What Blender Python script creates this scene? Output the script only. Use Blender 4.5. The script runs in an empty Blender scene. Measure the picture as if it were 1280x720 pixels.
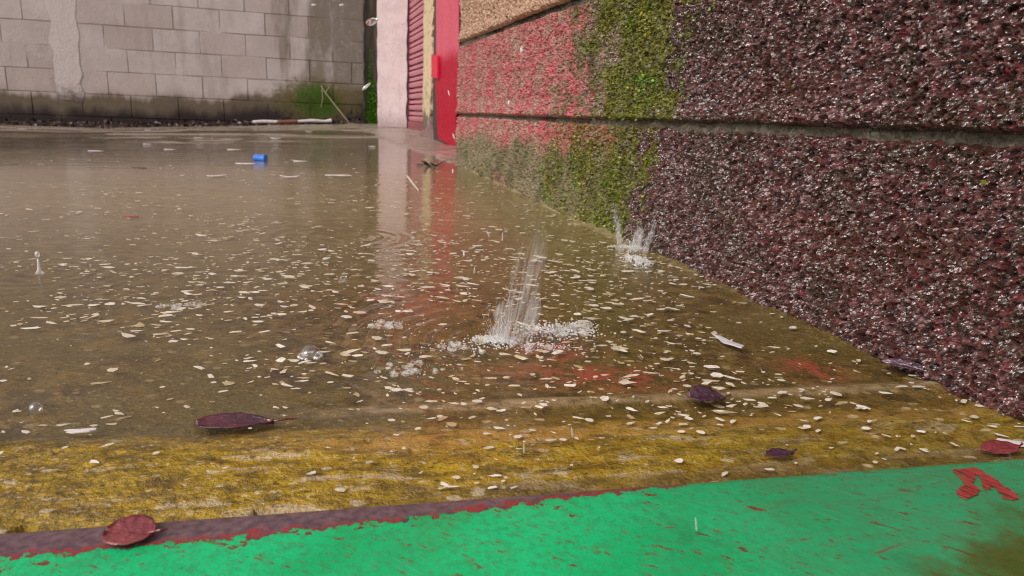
import bpy, bmesh, math, random
import numpy as np
from mathutils import Vector, Matrix
rng = np.random.default_rng(7)
random.seed(7)
sc = bpy.context.scene
COL = sc.collection

# ---------------------------------------------------------------- survey of the place (metres)
H = 0.19                                   # camera height above the sill
FPX, ROLL = 900.0, 0.040
PITCH = math.atan(214 / FPX)
_f = np.array([0, math.cos(PITCH), -math.sin(PITCH)]); _r = np.array([1., 0, 0]); _u = np.cross(_r, _f)
_c, _s = math.cos(ROLL), math.sin(ROLL)
CR, CU, CF = _c * _r + _s * _u, -_s * _r + _c * _u, _f
CAM = np.array([0, 0, H])
W0 = np.array([-0.15781, 1.93, 0.0])       # far end of the rough wall, on plan
D = np.array([-0.29797, 0.95457, 0.0])     # along the wall, away from the camera
N = np.array([0.95457, 0.29797, 0.0])      # into the wall
B0 = np.array([-2.76349, 5.2, 0.0])        # a point of the back wall
UP = np.array([0, 0, 1.0])

def ray(x, y): return (x - 640) / FPX * CR - (y - 360) / FPX * CU + CF
def smooth(a, b, x):
    t = np.clip((np.asarray(x, float) - a) / (b - a), 0, 1); return t * t * (3 - 2 * t)

_ga = np.linspace(-3, 7, 1001)
_gz = np.interp(_ga, [-3, -1.575, -1.22, -.74, -.16, 1., 1.5, 2.4, 4.5, 7], [-.008, .017, .029, .039, .056, .062, .068, .088, .088, .085])
_k = np.hanning(41); _k /= _k.sum()
_gz = np.convolve(np.pad(_gz, 20, mode='edge'), _k, 'valid')
def fz(X, Y):
    al = (X - W0[0]) * D[0] + (Y - W0[1]) * D[1]
    n = np.maximum(-((X - W0[0]) * N[0] + (Y - W0[1]) * N[1]), 0)
    s = np.interp(al, [-1, 0, 2, 4], [0, -.015, -.045, -.050])
    return np.interp(al, _ga, _gz) + s * np.where(n < 1.55, n, 1.55 + (n - 1.55) * .12)

def at(x, y, dz=0.0):                      # the floor point seen there in the photograph
    d = ray(x, y); z = .01
    for _ in range(14):
        P = CAM + d * (z - H) / d[2]; z = float(fz(P[0], P[1])) + dz
    return CAM + d * (z - H) / d[2]
def atY(x, y, Y):
    d = ray(x, y); return CAM + d * Y / d[1]
def wall_pt(al, z, out=0.0): return W0 + D * al - N * out + UP * z      # out = towards the yard
def back_pt(b, z, out=0.0): return B0 + N * b - D * out + UP * z

# ---------------------------------------------------------------- noise
def _h(ix, iy, k):
    v = (ix.astype(np.int64) * 73856093) ^ (iy.astype(np.int64) * 19349663) ^ (k * 83492791)
    v = (v ^ (v >> 13)) * 1274126177; v = v ^ (v >> 16)
    return (v & 0xFFFFFF) / float(0xFFFFFF)
def vnoise(x, y, k=0):
    ix, iy = np.floor(x), np.floor(y); fx, fy = x - ix, y - iy
    fx, fy = fx * fx * (3 - 2 * fx), fy * fy * (3 - 2 * fy)
    a, b = _h(ix, iy, k), _h(ix + 1, iy, k); c, d = _h(ix, iy + 1, k), _h(ix + 1, iy + 1, k)
    return (a * (1 - fx) + b * fx) * (1 - fy) + (c * (1 - fx) + d * fx) * fy
def fbm(x, y, k=0, o=4):
    t, a, s = 0, .5, 0
    for i in range(o):
        t = t + a * vnoise(x * 2 ** i + i * 17.3, y * 2 ** i - i * 9.1, k + i); s += a; a *= .5
    return t / s
def worley(x, y, k=0):                     # nearest cell: distance, offset, four random numbers
    ix, iy = np.floor(x), np.floor(y)
    best = np.full(x.shape, 9.0); ox = np.zeros_like(x); oy = np.zeros_like(x)
    r = [np.zeros_like(x) for _ in range(4)]
    for dx in (-1, 0, 1):
        for dy in (-1, 0, 1):
            jx, jy = ix + dx, iy + dy
            px, py = jx + _h(jx, jy, k), jy + _h(jx, jy, k + 1)
            d = np.hypot(x - px, y - py); m = d < best
            best = np.where(m, d, best); ox = np.where(m, x - px, ox); oy = np.where(m, y - py, oy)
            for q in range(4): r[q] = np.where(m, _h(jx, jy, k + 2 + q), r[q])
    return best, ox, oy, r

# ---------------------------------------------------------------- object helpers
def mesh_obj(name, verts, faces, mat=None, parent=None, col=None, smooth_=False, masks=None, loc=None):
    me = bpy.data.meshes.new(name)
    verts = np.asarray(verts, float).reshape(-1, 3)
    if loc is not None: verts = verts - np.asarray(loc)
    faces = np.asarray(faces) if not isinstance(faces, list) else faces
    if isinstance(faces, np.ndarray):
        nf, k = faces.shape
        me.vertices.add(len(verts)); me.vertices.foreach_set('co', verts.ravel())
        me.loops.add(nf * k); me.loops.foreach_set('vertex_index', faces.ravel().astype(np.int32))
        me.polygons.add(nf); me.polygons.foreach_set('loop_start', np.arange(0, nf * k, k, dtype=np.int32))
        me.polygons.foreach_set('loop_total', np.full(nf, k, dtype=np.int32))
        me.update(calc_edges=True)
    else:
        me.from_pydata([tuple(v) for v in verts], [], faces)
    me.validate()
    if col is not None:
        a = me.color_attributes.new('Col', 'FLOAT_COLOR', 'POINT')
        c = np.ones((len(verts), 4)); c[:, :3] = col; a.data.foreach_set('color', c.ravel())
    for nm, v in (masks or {}).items():
        a = me.attributes.new(nm, 'FLOAT', 'POINT'); a.data.foreach_set('value', np.asarray(v, float).ravel())
    me.polygons.foreach_set('use_smooth', np.full(len(me.polygons), smooth_))
    o = bpy.data.objects.new(name, me); COL.objects.link(o)
    if mat: me.materials.append(mat)
    if parent: o.parent = parent
    if loc is not None: o.location = loc
    return o
def grid_faces(nu, nv):
    i = np.arange(nu * nv).reshape(nu, nv)
    return np.stack([i[:-1, :-1], i[1:, :-1], i[1:, 1:], i[:-1, 1:]], -1).reshape(-1, 4)
def tag(o, label=None, cat=None, group=None, kind=None):
    if label: o['label'] = label
    if cat: o['category'] = cat
    if group: o['group'] = group
    if kind: o['kind'] = kind
    return o
def empty(name, loc=(0, 0, 0)):
    o = bpy.data.objects.new(name, None); COL.objects.link(o); o.location = loc; o.empty_display_size = .02; return o
def keep(o, root):                         # parent a mesh built in world coordinates under a root that sits elsewhere
    o.parent = root; o.matrix_parent_inverse = Matrix.Translation(-root.location); return o

class MB:
    def __init__(s): s.v = []; s.f = []
    def add(s, vs, fs):
        b = len(s.v); s.v += [tuple(map(float, v)) for v in vs]; s.f += [tuple(b + i for i in f) for f in fs]
    def prism(s, pts, d):                  # polygon pts (3D) pushed along d
        n = len(pts); pts = [np.asarray(p, float) for p in pts]
        s.add(pts + [p + d for p in pts], [tuple(range(n))[::-1], tuple(range(n, 2 * n))] + [(i, (i + 1) % n, n + (i + 1) % n, n + i) for i in range(n)])
    def box(s, o, ax, ay, az):
        o, ax, ay, az = (np.asarray(q, float) for q in (o, ax, ay, az))
        s.prism([o, o + ax, o + ax + ay, o + ay], az)
    def tube(s, pts, rads, n=7):
        pts = [np.asarray(p, float) for p in pts]; base = len(s.v)
        for i, p in enumerate(pts):
            t = pts[min(i + 1, len(pts) - 1)] - pts[max(i - 1, 0)]; t = t / (np.linalg.norm(t) + 1e-9)
            a = np.cross(t, [0.3, .9, .2]); a /= np.linalg.norm(a); b = np.cross(t, a)
            s.v += [tuple(p + rads[i] * (math.cos(2 * math.pi * k / n) * a + math.sin(2 * math.pi * k / n) * b)) for k in range(n)]
        for i in range(len(pts) - 1):
            for k in range(n):
                k2 = (k + 1) % n; s.f.append((base + i * n + k, base + i * n + k2, base + (i + 1) * n + k2, base + (i + 1) * n + k))
        s.f.append(tuple(base + k for k in range(n))[::-1]); e = base + (len(pts) - 1) * n; s.f.append(tuple(e + k for k in range(n)))
    def ball(s, c, r, axis=None, stretch=1.0, n=8, m=6, tear=0.0):
        c = np.asarray(c, float); axis = UP if axis is None else np.asarray(axis, float) / np.linalg.norm(axis)
        a = np.cross(axis, [0.31, .87, .21]); a /= np.linalg.norm(a); b = np.cross(axis, a); base = len(s.v)
        s.v.append(tuple(c - axis * r * stretch))
        for i in range(1, m):
            th = math.pi * i / m; zz = -math.cos(th); rr = math.sin(th) * (1 - tear * .5 * (zz + 1))
            s.v += [tuple(c + axis * r * stretch * zz + r * rr * (math.cos(2 * math.pi * k / n) * a + math.sin(2 * math.pi * k / n) * b)) for k in range(n)]
        s.v.append(tuple(c + axis * r * stretch)); top = len(s.v) - 1
        for k in range(n):
            s.f.append((base, base + 1 + (k + 1) % n, base + 1 + k)); s.f.append((top, top - n + k, top - n + (k + 1) % n))
        for i in range(m - 2):
            for k in range(n):
                p = base + 1 + i * n; s.f.append((p + k, p + (k + 1) % n, p + n + (k + 1) % n, p + n + k))
    def build(s, name, mat, parent=None, sm=False, loc=None): return mesh_obj(name, s.v, list(s.f), mat, parent, smooth_=sm, loc=loc)

# ---------------------------------------------------------------- material helper
class NT:
    def __init__(s, name):
        s.m = bpy.data.materials.new(name); s.m.use_nodes = True; s.t = s.m.node_tree; s.t.nodes.clear()
        s.out = s.n('ShaderNodeOutputMaterial')
    def n(s, ty, **kw):
        o = s.t.nodes.new(ty)
        for k, v in kw.items(): setattr(o, k, v)
        return o
    def set(s, sock, v):
        if isinstance(v, bpy.types.NodeSocket): s.t.links.new(v, sock)
        elif isinstance(v, (tuple, list)) and len(v) == 3 and sock.type == 'RGBA': sock.default_value = (*v, 1)
        else: sock.default_value = v
    def geo(s): return s.n('ShaderNodeNewGeometry')
    def pos(s): return s.geo().outputs['Position']
    def attr(s, nm, c=False): return s.n('ShaderNodeAttribute', attribute_name=nm).outputs['Color' if c else 'Fac']
    def mapping(s, v, scale=(1, 1, 1), rot=(0, 0, 0)):
        o = s.n('ShaderNodeMapping'); s.set(o.inputs[0], v); o.inputs['Scale'].default_value = scale; o.inputs['Rotation'].default_value = rot; return o.outputs[0]
    def turned(s, v, ang, scale): return s.mapping(s.mapping(v, (1, 1, 1), (0, 0, ang)), scale)
    def noise(s, v, scale, detail=4, rough=.55, dist=0):
        o = s.n('ShaderNodeTexNoise'); s.set(o.inputs['Vector'], v); o.inputs['Scale'].default_value = scale
        o.inputs['Detail'].default_value = detail; o.inputs['Roughness'].default_value = rough; o.inputs['Distortion'].default_value = dist; return o.outputs['Fac']
    def voro(s, v, scale, out='Distance', feature='F1', rand=1):
        o = s.n('ShaderNodeTexVoronoi', feature=feature); s.set(o.inputs['Vector'], v); o.inputs['Scale'].default_value = scale; o.inputs['Randomness'].default_value = rand; return o.outputs[out]
    def ramp(s, f, a, b, lo=0., hi=1.):
        o = s.n('ShaderNodeMapRange', interpolation_type='SMOOTHSTEP'); s.set(o.inputs[0], f)
        for i, v in enumerate((a, b, lo, hi)): s.set(o.inputs[i + 1], v)
        return o.outputs[0]
    def math(s, op, a, b=0.0, clamp=False):
        o = s.n('ShaderNodeMath', operation=op, use_clamp=clamp); s.set(o.inputs[0], a); s.set(o.inputs[1], b); return o.outputs[0]
    def mix(s, f, a, b):
        o = s.n('ShaderNodeMix', data_type='RGBA'); s.set(o.inputs[0], f); s.set(o.inputs[6], a); s.set(o.inputs[7], b); return o.outputs[2]
    def bump(s, h, dist, strength=1., normal=None):
        o = s.n('ShaderNodeBump'); s.set(o.inputs['Height'], h); o.inputs['Distance'].default_value = dist; o.inputs['Strength'].default_value = strength
        if normal: s.set(o.inputs['Normal'], normal)
        return o.outputs[0]
    def bsdf(s, col, rough=.6, normal=None, **kw):
        o = s.n('ShaderNodeBsdfPrincipled'); s.set(o.inputs['Base Color'], col); s.set(o.inputs['Roughness'], rough)
        if normal: s.set(o.inputs['Normal'], normal)
        for k, v in kw.items(): s.set(o.inputs[k.replace('_', ' ')], v)
        return o.outputs[0]
    def done(s, sh): s.t.links.new(sh, s.out.inputs[0]); return s.m

def simple(name, col, rough=.5, var=.25, scale=60, bump=.0006, **kw):
    t = NT(name); p = t.n('ShaderNodeTexCoord').outputs['Object']; n = t.noise(p, scale, 5)
    a = tuple(c * (1 - var) for c in col); b = tuple(min(1, c * (1 + var)) for c in col)
    return t.done(t.bsdf(t.mix(t.ramp(n, .3, .7), a, b), rough, t.bump(n, bump), **kw))

# ================================================================= the rough wall on the right
def wall_colour(al, z):
    """pigments of the painted, mossy roughcast, by place on the wall"""
    c2 = worley(al / .0029, z / .0027, 3)[3]; r0, r1, r2 = c2[0], c2[1], c2[2]
    big = fbm(al * 9, z * 9, 20); fine = fbm(al * 55, z * 55, 30); mid = fbm(al * 22, z * 22, 26)
    def L(a, b, t): return a + (b - a) * t[:, None]
    v = lambda *c: np.array([c], float)
    maroon = L(v(.050, .015, .014), v(.165, .054, .050), r0)
    maroon = L(maroon, v(.026, .014, .012), (r1 < .28) * .9)
    maroon = L(maroon, v(.25, .125, .125), (r1 > .93) * .8)
    maroon = L(maroon, v(.24, .028, .05), ((r2 > .88) & (mid > .52)) * .85)
    maroon = L(maroon, v(.040, .022, .009), smooth(.48, .66, mid) * .6)
    pink = L(v(.48, .036, .075), v(.64, .115, .155), r0)
    greyish = L(v(.31, .19, .14), v(.50, .35, .27), r0)
    pinkw = smooth(.33, .60, fine * .4 + mid * .3 + .3 * r2 - .05 + .04) * .9
    pinkm = L(greyish, pink, pinkw); pinkm = L(pinkm, v(.13, .075, .055), (r1 < .13) * .8)
    tan = L(v(.42, .25, .16), v(.62, .40, .27), r0); tan = L(tan, v(.17, .09, .06), (r1 < .16) * .9)
    green = L(v(.085, .088, .006), v(.19, .18, .015), r0); green = L(green, v(.03, .030, .006), (r1 < .25) * .8)
    algae = L(v(.15, .135, .065), v(.27, .245, .14), r0); algae = L(algae, v(.12, .13, .055), smooth(.45, .6, mid))
    edge = al + (fbm(al * 14, z * 14, 50) - .5) * .20 + (fine - .5) * .22 + (r2 - .5) * .05
    far = 1 - smooth(-1.03, -1.12, -edge * -1) if False else smooth(-1.10, -1.04, edge)      # 1 = far (pink) part
    # second course: pink to al -.84, moss to -1.09, maroon beyond
    t2 = L(maroon, green, smooth(-1.13, -1.07, edge + (z - .28) * -.25))
    ol = L(greyish * .55, green, np.full_like(al, .45))
    t2 = L(t2, ol, smooth(-.93, -.88, edge)); t2 = L(t2, pinkm, smooth(-.86, -.76, edge))
    # first course: pale pink top, grey green below, moss, maroon
    t1 = L(maroon, green, smooth(-1.09, -1.03, edge))
    low = L(pinkm, algae, np.clip(smooth(.165, .125, z + (big - .5) * .09) * .9, 0, 1))
    t1 = L(t1, L(low, green, np.full_like(al, .5)), smooth(-.98, -.86, edge))
    t1 = L(t1, low, smooth(-.85, -.62, edge + (big - .5) * .3))
    t1 = L(t1, v(.30, .10, .11) * np.ones((len(al), 1)), smooth(.60, .75, fbm(al * 7, z * 16, 61)) * smooth(-.6, -.3, al) * .7)
    t3 = L(t2, tan, smooth(-1.0, -.8, edge))
    w2 = smooth(.183, .187, z); w3 = smooth(.358, .362, z)
    c = L(L(t1, t2, w2), t3, w3)
    rustb = smooth(.62, .78, fbm(al * 6, z * 14, 71)) * smooth(-1.0, -1.15, al) * .35
    c = L(c, v(.13, .035, .02) * np.ones((len(al), 1)), rustb)
    moss = (smooth(-1.15, -1.05, edge) * smooth(-.78, -.95, edge))
    moss = np.where(z < .185, smooth(-1.10, -1.02, edge) * smooth(-.62, -.90, edge), moss) * (z < .40)
    wet = smooth(-.7, -1.05, al) * (1 - .75 * moss)
    return c, moss, wet
def wall_relief(al, z, z0, z1):
    d1, ox, oy, r = worley(al / .0064, z / .0058, 11)
    d2, px, py, q = worley(al / .0033 + 3, z / .0030, 17)
    h = (r[0] - .5) * .0036 + ((r[1] - .5) * ox + (r[2] - .5) * oy) * .0064 - d1 * .0016
    h += (q[0] - .5) * .0027 + ((q[1] - .5) * px + (q[2] - .5) * py) * .0060 - d2 * .0013
    h += (fbm(al * 24, z * 24, 5) - .5) * .010 + (fbm(al * 5, z * 5, 9) - .5) * .010
    jag = (fbm(al * 45, z * 4, 13) - .5) * .006
    e = np.minimum(z - z0 - .5 * jag, z1 - z + jag)
    return h - .012 * (1 - smooth(-.001, .0045, e)) + .004 + .006 * smooth(.035, .0, z - z0) * (z0 > 0)

m_wall = NT('rough_wet_block')
_p = m_wall.pos(); _col = m_wall.attr('Col', True); _wet = m_wall.attr('wet')
_n = m_wall.noise(_p, 520, 3, .6)
m_wall = m_wall.done(m_wall.bsdf(m_wall.mix(m_wall.ramp(_n, .35, .65, 0, .45), _col, (.02, .012, .01)), m_wall.ramp(_wet, 0, 1, .48, .10), m_wall.bump(_n, .0006, 1.0), Specular_IOR_Level=m_wall.ramp(_wet, 0, 1, .4, 1.0)))
m_mortar = NT('wet_mortar'); _p = m_mortar.pos(); _n = m_mortar.noise(_p, 300, 5, .65); _n2 = m_mortar.noise(_p, 25, 4)
m_mortar = m_mortar.done(m_mortar.bsdf(m_mortar.mix(_n2, m_mortar.mix(m_mortar.ramp(_n, .3, .7), (.028, .022, .016), (.19, .155, .115)), m_mortar.mix(m_mortar.ramp(_n, .3, .7), (.022, .020, .008), (.12, .10, .065))), .38, m_mortar.bump(_n, .003)))
m_leaf = NT('moss_leaf'); m_leaf = m_leaf.done(m_leaf.bsdf(m_leaf.attr('Col', True), .5, Specular_IOR_Level=.35))

wall = tag(empty('roughcast_wall', tuple(W0)), 'rough wet block wall with red and pink paint, dark maroon up close, moss in the middle', 'wall')
AL_END = -2.25
def al_samples(a, b):
    out = [a]
    while out[-1] < b:
        x = out[-1]; out.append(x + (.0045 if x < -1.68 else .00100 if x < -1.0 else .0015 if x < -.75 else .0024))
    out[-1] = b; return np.array(out)
tops = {}
def block(name, a, b, z0, z1, dz=.00112, vis=True):
    A = al_samples(a, b); lo = min(z0, z1); nz = max(3, int((z1 - lo) / dz)); Z = np.linspace(lo, z1, nz)
    ga, gz = np.meshgrid(A, Z, indexing='ij'); x, z = ga.ravel(), gz.ravel()
    h = wall_relief(x, z, z0 if z0 > .15 else -1, z1)
    for e in (a, b):                       # vertical joints and the free end draw back a little
        h -= (.010 if e < -.01 else .004) * (1 - smooth(0, .005, np.abs(x - e) + (fbm(x * 3, z * 60, 44) - .5) * .004)) * (1 if e > AL_END + .01 else 0)
    c, moss, wet = wall_colour(x, z)
    P = W0 + x[:, None] * D - h[:, None] * N + z[:, None] * UP
    nf = len(P); F = grid_faces(len(A), nz)
    o = keep(mesh_obj(name, P, F[:, ::-1], m_wall, col=c, masks={'wet': wet}), wall)
    return o, x, z, h, moss
data = [block('block', AL_END, 0, -.03, .1862), block('block', -.885, 0, .1915, .3595), block('block', AL_END, -.892, .1915, .3595), block('block', AL_END, 0, .3680, .5350, .0024)]
data[0][0]['label'] = 'lowest course, grey green at the far end and dark maroon up close'
data[1][0]['label'] = 'pink painted block of the second course'
data[2][0]['label'] = 'mossy then dark maroon block of the second course'
data[3][0]['label'] = 'tan block at the top of the picture'
mb = MB()                                   # courses above the frame and the core behind
mb.box(wall_pt(AL_END, -.05, -.02), D * -AL_END, N * .24, UP * .58)
for k in range(11):
    mb.box(wall_pt(AL_END, .545 + .178 * k, .002), D * -AL_END, N * .25, UP * .166); mb.box(wall_pt(AL_END, .533 + .178 * k, -.009), D * -AL_END, N * .22, UP * .0118)
m_up = simple('upper_roughcast', (.33, .13, .12), .5, .4, 160, .006)
keep(mb.build('upper_courses', m_up), wall)
def mortar(z0, z1, k, back):
    A = np.arange(AL_END, .0001, .003); Z = np.linspace(z0, z1, 14); ga, gz = np.meshgrid(A, Z, indexing='ij'); x, z = ga.ravel(), gz.ravel()
    h = -back + (fbm(x * 30, z * 60, k) - .5) * .008 + (fbm(x * 260, z * 260, k + 5) - .5) * .0055 + .004 * smooth(z1, z0, z)
    h -= .006 * smooth(.52, .68, fbm(x * 6, z * 2, k + 9))
    keep(mesh_obj('mortar', W0 + x[:, None] * D - h[:, None] * N + z[:, None] * UP, grid_faces(len(A), 14)[:, ::-1], m_mortar, smooth_=True), wall)
mortar(.178, .199, 80, .0050); mortar(.353, .376, 95, .005)

# moss: small leaves and tufts rooted on the blocks
vs, fs, cs = [], [], []
bx, bz, bh, bm = (np.concatenate([d[i] for d in data]) for i in (1, 2, 3, 4))
prob = bm * smooth(.36, .62, fbm(bx * 26, bz * 26, 91)) + .010 * (fbm(bx * 30, bz * 30, 95) > .66) * (bx < -1.1)
prob += .16 * (bz < .09) * smooth(-.95, -.5, bx) * smooth(.4, .6, fbm(bx * 20, bz * 20, 97))
prob *= np.where(bx < -1.0, .5, np.where(bx < -.75, .8, 1.6))
pick = rng.choice(len(bx), 15000, p=prob / prob.sum())
hue = fbm(bx[pick] * 18, bz[pick] * 18, 99); bright = smooth(.55, .75, fbm(bx[pick] * 12 + 4, bz[pick] * 12, 101))
R = rng.random((len(pick), 8))
for i, j in enumerate(pick):
    base = wall_pt(bx[j] + (R[i, 0] - .5) * .003, bz[j] + (R[i, 1] - .5) * .003, bh[j] - .0006)
    dirv = -N * (.35 + .8 * R[i, 2]) + D * (R[i, 3] - .5) * 1.6 + UP * (R[i, 4] * 1.5 - .85); dirv /= np.linalg.norm(dirv)
    side = np.cross(dirv, [R[i, 5] - .5, R[i, 6] - .5, R[i, 7] - .5]); side /= np.linalg.norm(side) + 1e-9
    ln = .0022 + .0038 * R[i, 5] ** 2; w = ln * (.20 + .16 * R[i, 6]); k = len(vs)
    vs += [base, base + dirv * ln * .5 + side * w, base + dirv * ln, base + dirv * ln * .55 - side * w]; fs.append((k, k + 1, k + 2, k + 3))
    g = np.array([.15, .15, .008]) * (.45 + 1.15 * R[i, 7]); 
    if hue[i] > .52: g = g * [.75, 1.05, 1.5]
    if bright[i] > .4 and R[i, 0] > .35: g = np.array([.11, .27, .03]) * (.7 + .7 * R[i, 1])
    if R[i, 2] > .90: g = np.array([.38, .34, .06])
    cs += [g] * 4
o = keep(mesh_obj('moss', vs, np.array(fs), m_leaf, col=np.array(cs)), wall); o['kind'] = 'stuff'

# ================================================================= floor
SA, SB = at(0, 679), at(1280, 582)          # back edge of the green sill
SD = (SB - SA); SD[2] = 0; SD /= np.linalg.norm(SD); SN = np.array([-SD[1], SD[0], 0])   # SN = away from the camera
def axis(segs):
    out = []
    for a, b, s in segs: out += list(np.arange(a, b - s * .3, s))
    out.append(segs[-1][1]); return np.array(out)
FX = axis([(-9, -4, .25), (-4, -1.4, .03), (-1.4, -.5, .008), (-.5, .42, .0028), (.42, .9, .03), (.9, 3, .3)])
FY = axis([(.18, .28, .01), (.28, .78, .0025), (.78, 1.3, .005), (1.3, 2.4, .012), (2.4, 7.2, .035)])
GX, GY = np.meshgrid(FX, FY, indexing='ij'); gx, gy = GX.ravel(), GY.ravel()
al = (gx - W0[0]) * D[0] + (gy - W0[1]) * D[1]; nn = -((gx - W0[0]) * N[0] + (gy - W0[1]) * N[1])
sv = (gx - SA[0]) * SN[0] + (gy - SA[1]) * SN[1]      # distance behind the sill
su = (gx - SA[0]) * SD[0] + (gy - SA[1]) * SD[1]
bandw = .092 + .010 * (fbm(su * 9, su * 0, 210) - .5)
band = smooth(0, .010, bandw - sv + (fbm(su * 40, sv * 70, 211) - .5) * .018)
lip = np.exp(-((sv - bandw - .016) / .006) ** 2) * smooth(.1, .3, su)
z = fz(gx, gy)
z += (fbm(gx * 7, gy * 7, 200) - .5) * .004 * smooth(.35, .8, gy) + (fbm(gx * 30, gy * 30, 203) - .5) * .0016
z += .0046 * smooth(0, .03, bandw - sv) * (.75 + .5 * (fbm(su * 6, sv * 30, 205) - .5)) + .0022 * lip
z += (fbm(su * 60, sv * 160, 207) - .5) * .0024 * band + (worley(su / .006, sv / .0035, 208)[3][0] - .5) * .0008 * band
z += smooth(2.4, 3.4, gy) * (fbm(gx * 1.3, gy * 6, 209) - .48) * .010
z += .010 * np.exp(-np.maximum(nn, 0) / .016) * smooth(-1.72, -1.2, al) * (fbm(al * 22, nn * 20, 214))    # grit heaped along the wall foot
z = np.where(sv < -.004, z - .03, z)
redp = np.zeros_like(gx)
for (px, py, rx, ry) in ((690, 430, .030, .035), (735, 470, .055, .020), (1010, 462, .02, .02), (500, 380, .06, .07)):
    q = at(px, py); redp = np.maximum(redp, np.exp(-((gx - q[0]) / rx) ** 2 - ((gy - q[1]) / ry) ** 2) * (1 if px != 500 else .5))  # faint last patch paints in the red sheet's reflection; the others are red paint
m = NT('wet_concrete_floor'); p = m.pos()
sep = m.n('ShaderNodeSeparateXYZ'); m.set(sep.inputs[0], p); Yv = sep.outputs[1]
n1 = m.noise(p, 9, 6, .6, .6); n2 = m.noise(p, 60, 5, .65); n3 = m.noise(p, 330, 4, .7); n4 = m.noise(m.mapping(p, (3, 26, 3), (0, 0, -.12)), 1.0, 5, .6)
brown = m.mix(m.ramp(n2, .35, .65), (.060, .036, .008), (.235, .155, .042))
brown = m.mix(m.ramp(n1, .38, .62), brown, m.mix(n2, (.085, .062, .012), (.18, .135, .030)))
brown = m.mix(m.ramp(n3, .57, .70), brown, (.40, .29, .13)); brown = m.mix(m.ramp(n3, .44, .34), brown, (.06, .038, .012))
peb = m.voro(m.mapping(p, (1, 1.5, 1)), 95, 'Color'); psep = m.n('ShaderNodeSeparateColor'); m.set(psep.inputs[0], peb)
pdist = m.voro(m.mapping(p, (1, 1.5, 1)), 95)
chip = m.math('MULTIPLY', m.ramp(psep.outputs[0], .80, .84), m.ramp(m.math('ADD', pdist, m.math('MULTIPLY', n3, .5)), .62, .50))
brown = m.mix(m.math('MULTIPLY', chip, m.ramp(Yv, .38, 1.5, .55, .0)), brown, (.42, .33, .19))
farc = m.mix(m.ramp(n4, .3, .7), (.23, .18, .14), (.37, .305, .25))
farc = m.mix(m.ramp(n1, .5, .75), farc, (.22, .17, .09))
farc = m.mix(m.ramp(m.noise(m.mapping(p, (2, 30, 2), (0, 0, -.2)), .8, 4), .62, .72), farc, (.15, .115, .085))
brown = m.mix(m.ramp(m.math('ADD', Yv, m.math('MULTIPLY', n1, .5)), .75, 1.5, 0, .8), brown, m.mix(m.ramp(n2, .3, .7), (.32, .25, .115), (.50, .415, .25)))
base = m.mix(m.ramp(m.math('ADD', Yv, m.math('MULTIPLY', n1, .8)), 1.5, 3.0), brown, farc)
cb = m.n('ShaderNodeCombineXYZ'); m.set(cb.inputs[0], m.attr('su')); m.set(cb.inputs[1], m.attr('sv')); suv = cb.outputs[0]
Us, Vs = m.attr('su'), m.attr('sv')
st1 = m.noise(m.mapping(suv, (15, 58, 1)), 1.0, 6, .68); st2 = m.noise(m.mapping(suv, (46, 105, 1)), 1.0, 6, .72); st3 = m.noise(m.mapping(suv, (150, 250, 1)), 1.0, 4, .75)
yel = m.mix(m.ramp(st2, .34, .62), (.15, .088, .004), (.47, .30, .008))
yel = m.mix(m.ramp(m.math('ADD', st1, m.ramp(Vs, .035, .005, 0, .05)), .55, .63, 0, .8), yel, (.56, .43, .26))                  # paint worn to pale cement
yel = m.mix(m.ramp(st3, .57, .66), yel, (.62, .49, .32)); yel = m.mix(m.ramp(st3, .45, .36), yel, (.085, .05, .006))
cr = m.voro(m.mapping(suv, (170, 210, 1)), 1.0, 'Distance', 'DISTANCE_TO_EDGE')
yel = m.mix(m.math('MULTIPLY', m.ramp(cr, .10, .03, 0, .5), m.ramp(Us, .12, .0)), yel, (.06, .04, .01))      # crazed paint at the left
wornm = m.ramp(m.math('ADD', st1, m.math('MULTIPLY', st2, .5)), .66, .82)
dk = m.math('MULTIPLY', m.ramp(Us, .08, .22), m.math('MAXIMUM', m.ramp(Vs, .066, .080), m.ramp(Vs, .020, .006)))
org = m.math('MULTIPLY', m.math('MULTIPLY', m.ramp(Us, .08, .20), m.ramp(Vs, .050, .058)), m.ramp(Vs, .074, .066))
yel = m.mix(m.math('MULTIPLY', org, m.ramp(st2, .35, .55)), yel, (.48, .27, .06))
yel = m.mix(m.math('MULTIPLY', dk, m.ramp(st2, .25, .55, 1, .55)), yel, m.mix(n2, (.06, .038, .010), (.17, .11, .03)))
yf = m.math('MULTIPLY', m.attr('band'), m.math('MULTIPLY', m.ramp(st2, .28, .46, .45, .98), m.ramp(Us, .15, .45, 1.0, .50)))
base = m.mix(yf, base, yel); base = m.mix(m.math('MULTIPLY', m.math('MULTIPLY', chip, m.attr('band')), .75), base, (.55, .44, .28)); base = m.mix(m.math('MULTIPLY', m.math('MULTIPLY', m.ramp(Vs, .100, .106), m.ramp(Vs, .118, .111)), m.math('MULTIPLY', m.ramp(Us, .05, .2), m.ramp(st2, .3, .6))), base, (.40, .30, .19))  # pale line beyond the band paints the sheen along the water's lip
base = m.mix(m.math('MULTIPLY', m.attr('red'), m.ramp(n2, .40, .58)), base, (.40, .075, .055))
m_floor = m.done(m.bsdf(base, m.math('MULTIPLY', m.ramp(m.attr('band'), 0, 1, .26, .12), m.ramp(n4, .35, .65, .40, 1.0)), m.bump(m.math('ADD', n3, m.math('MULTIPLY', n2, 1.2)), .0026, .9), Specular_IOR_Level=.5))
floor = tag(mesh_obj('floor', np.stack([gx, gy, z], 1), grid_faces(len(FX), len(FY)), m_floor, smooth_=True, masks={'band': band, 'red': redp, 'su': su, 'sv': sv}), kind='structure')

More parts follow.
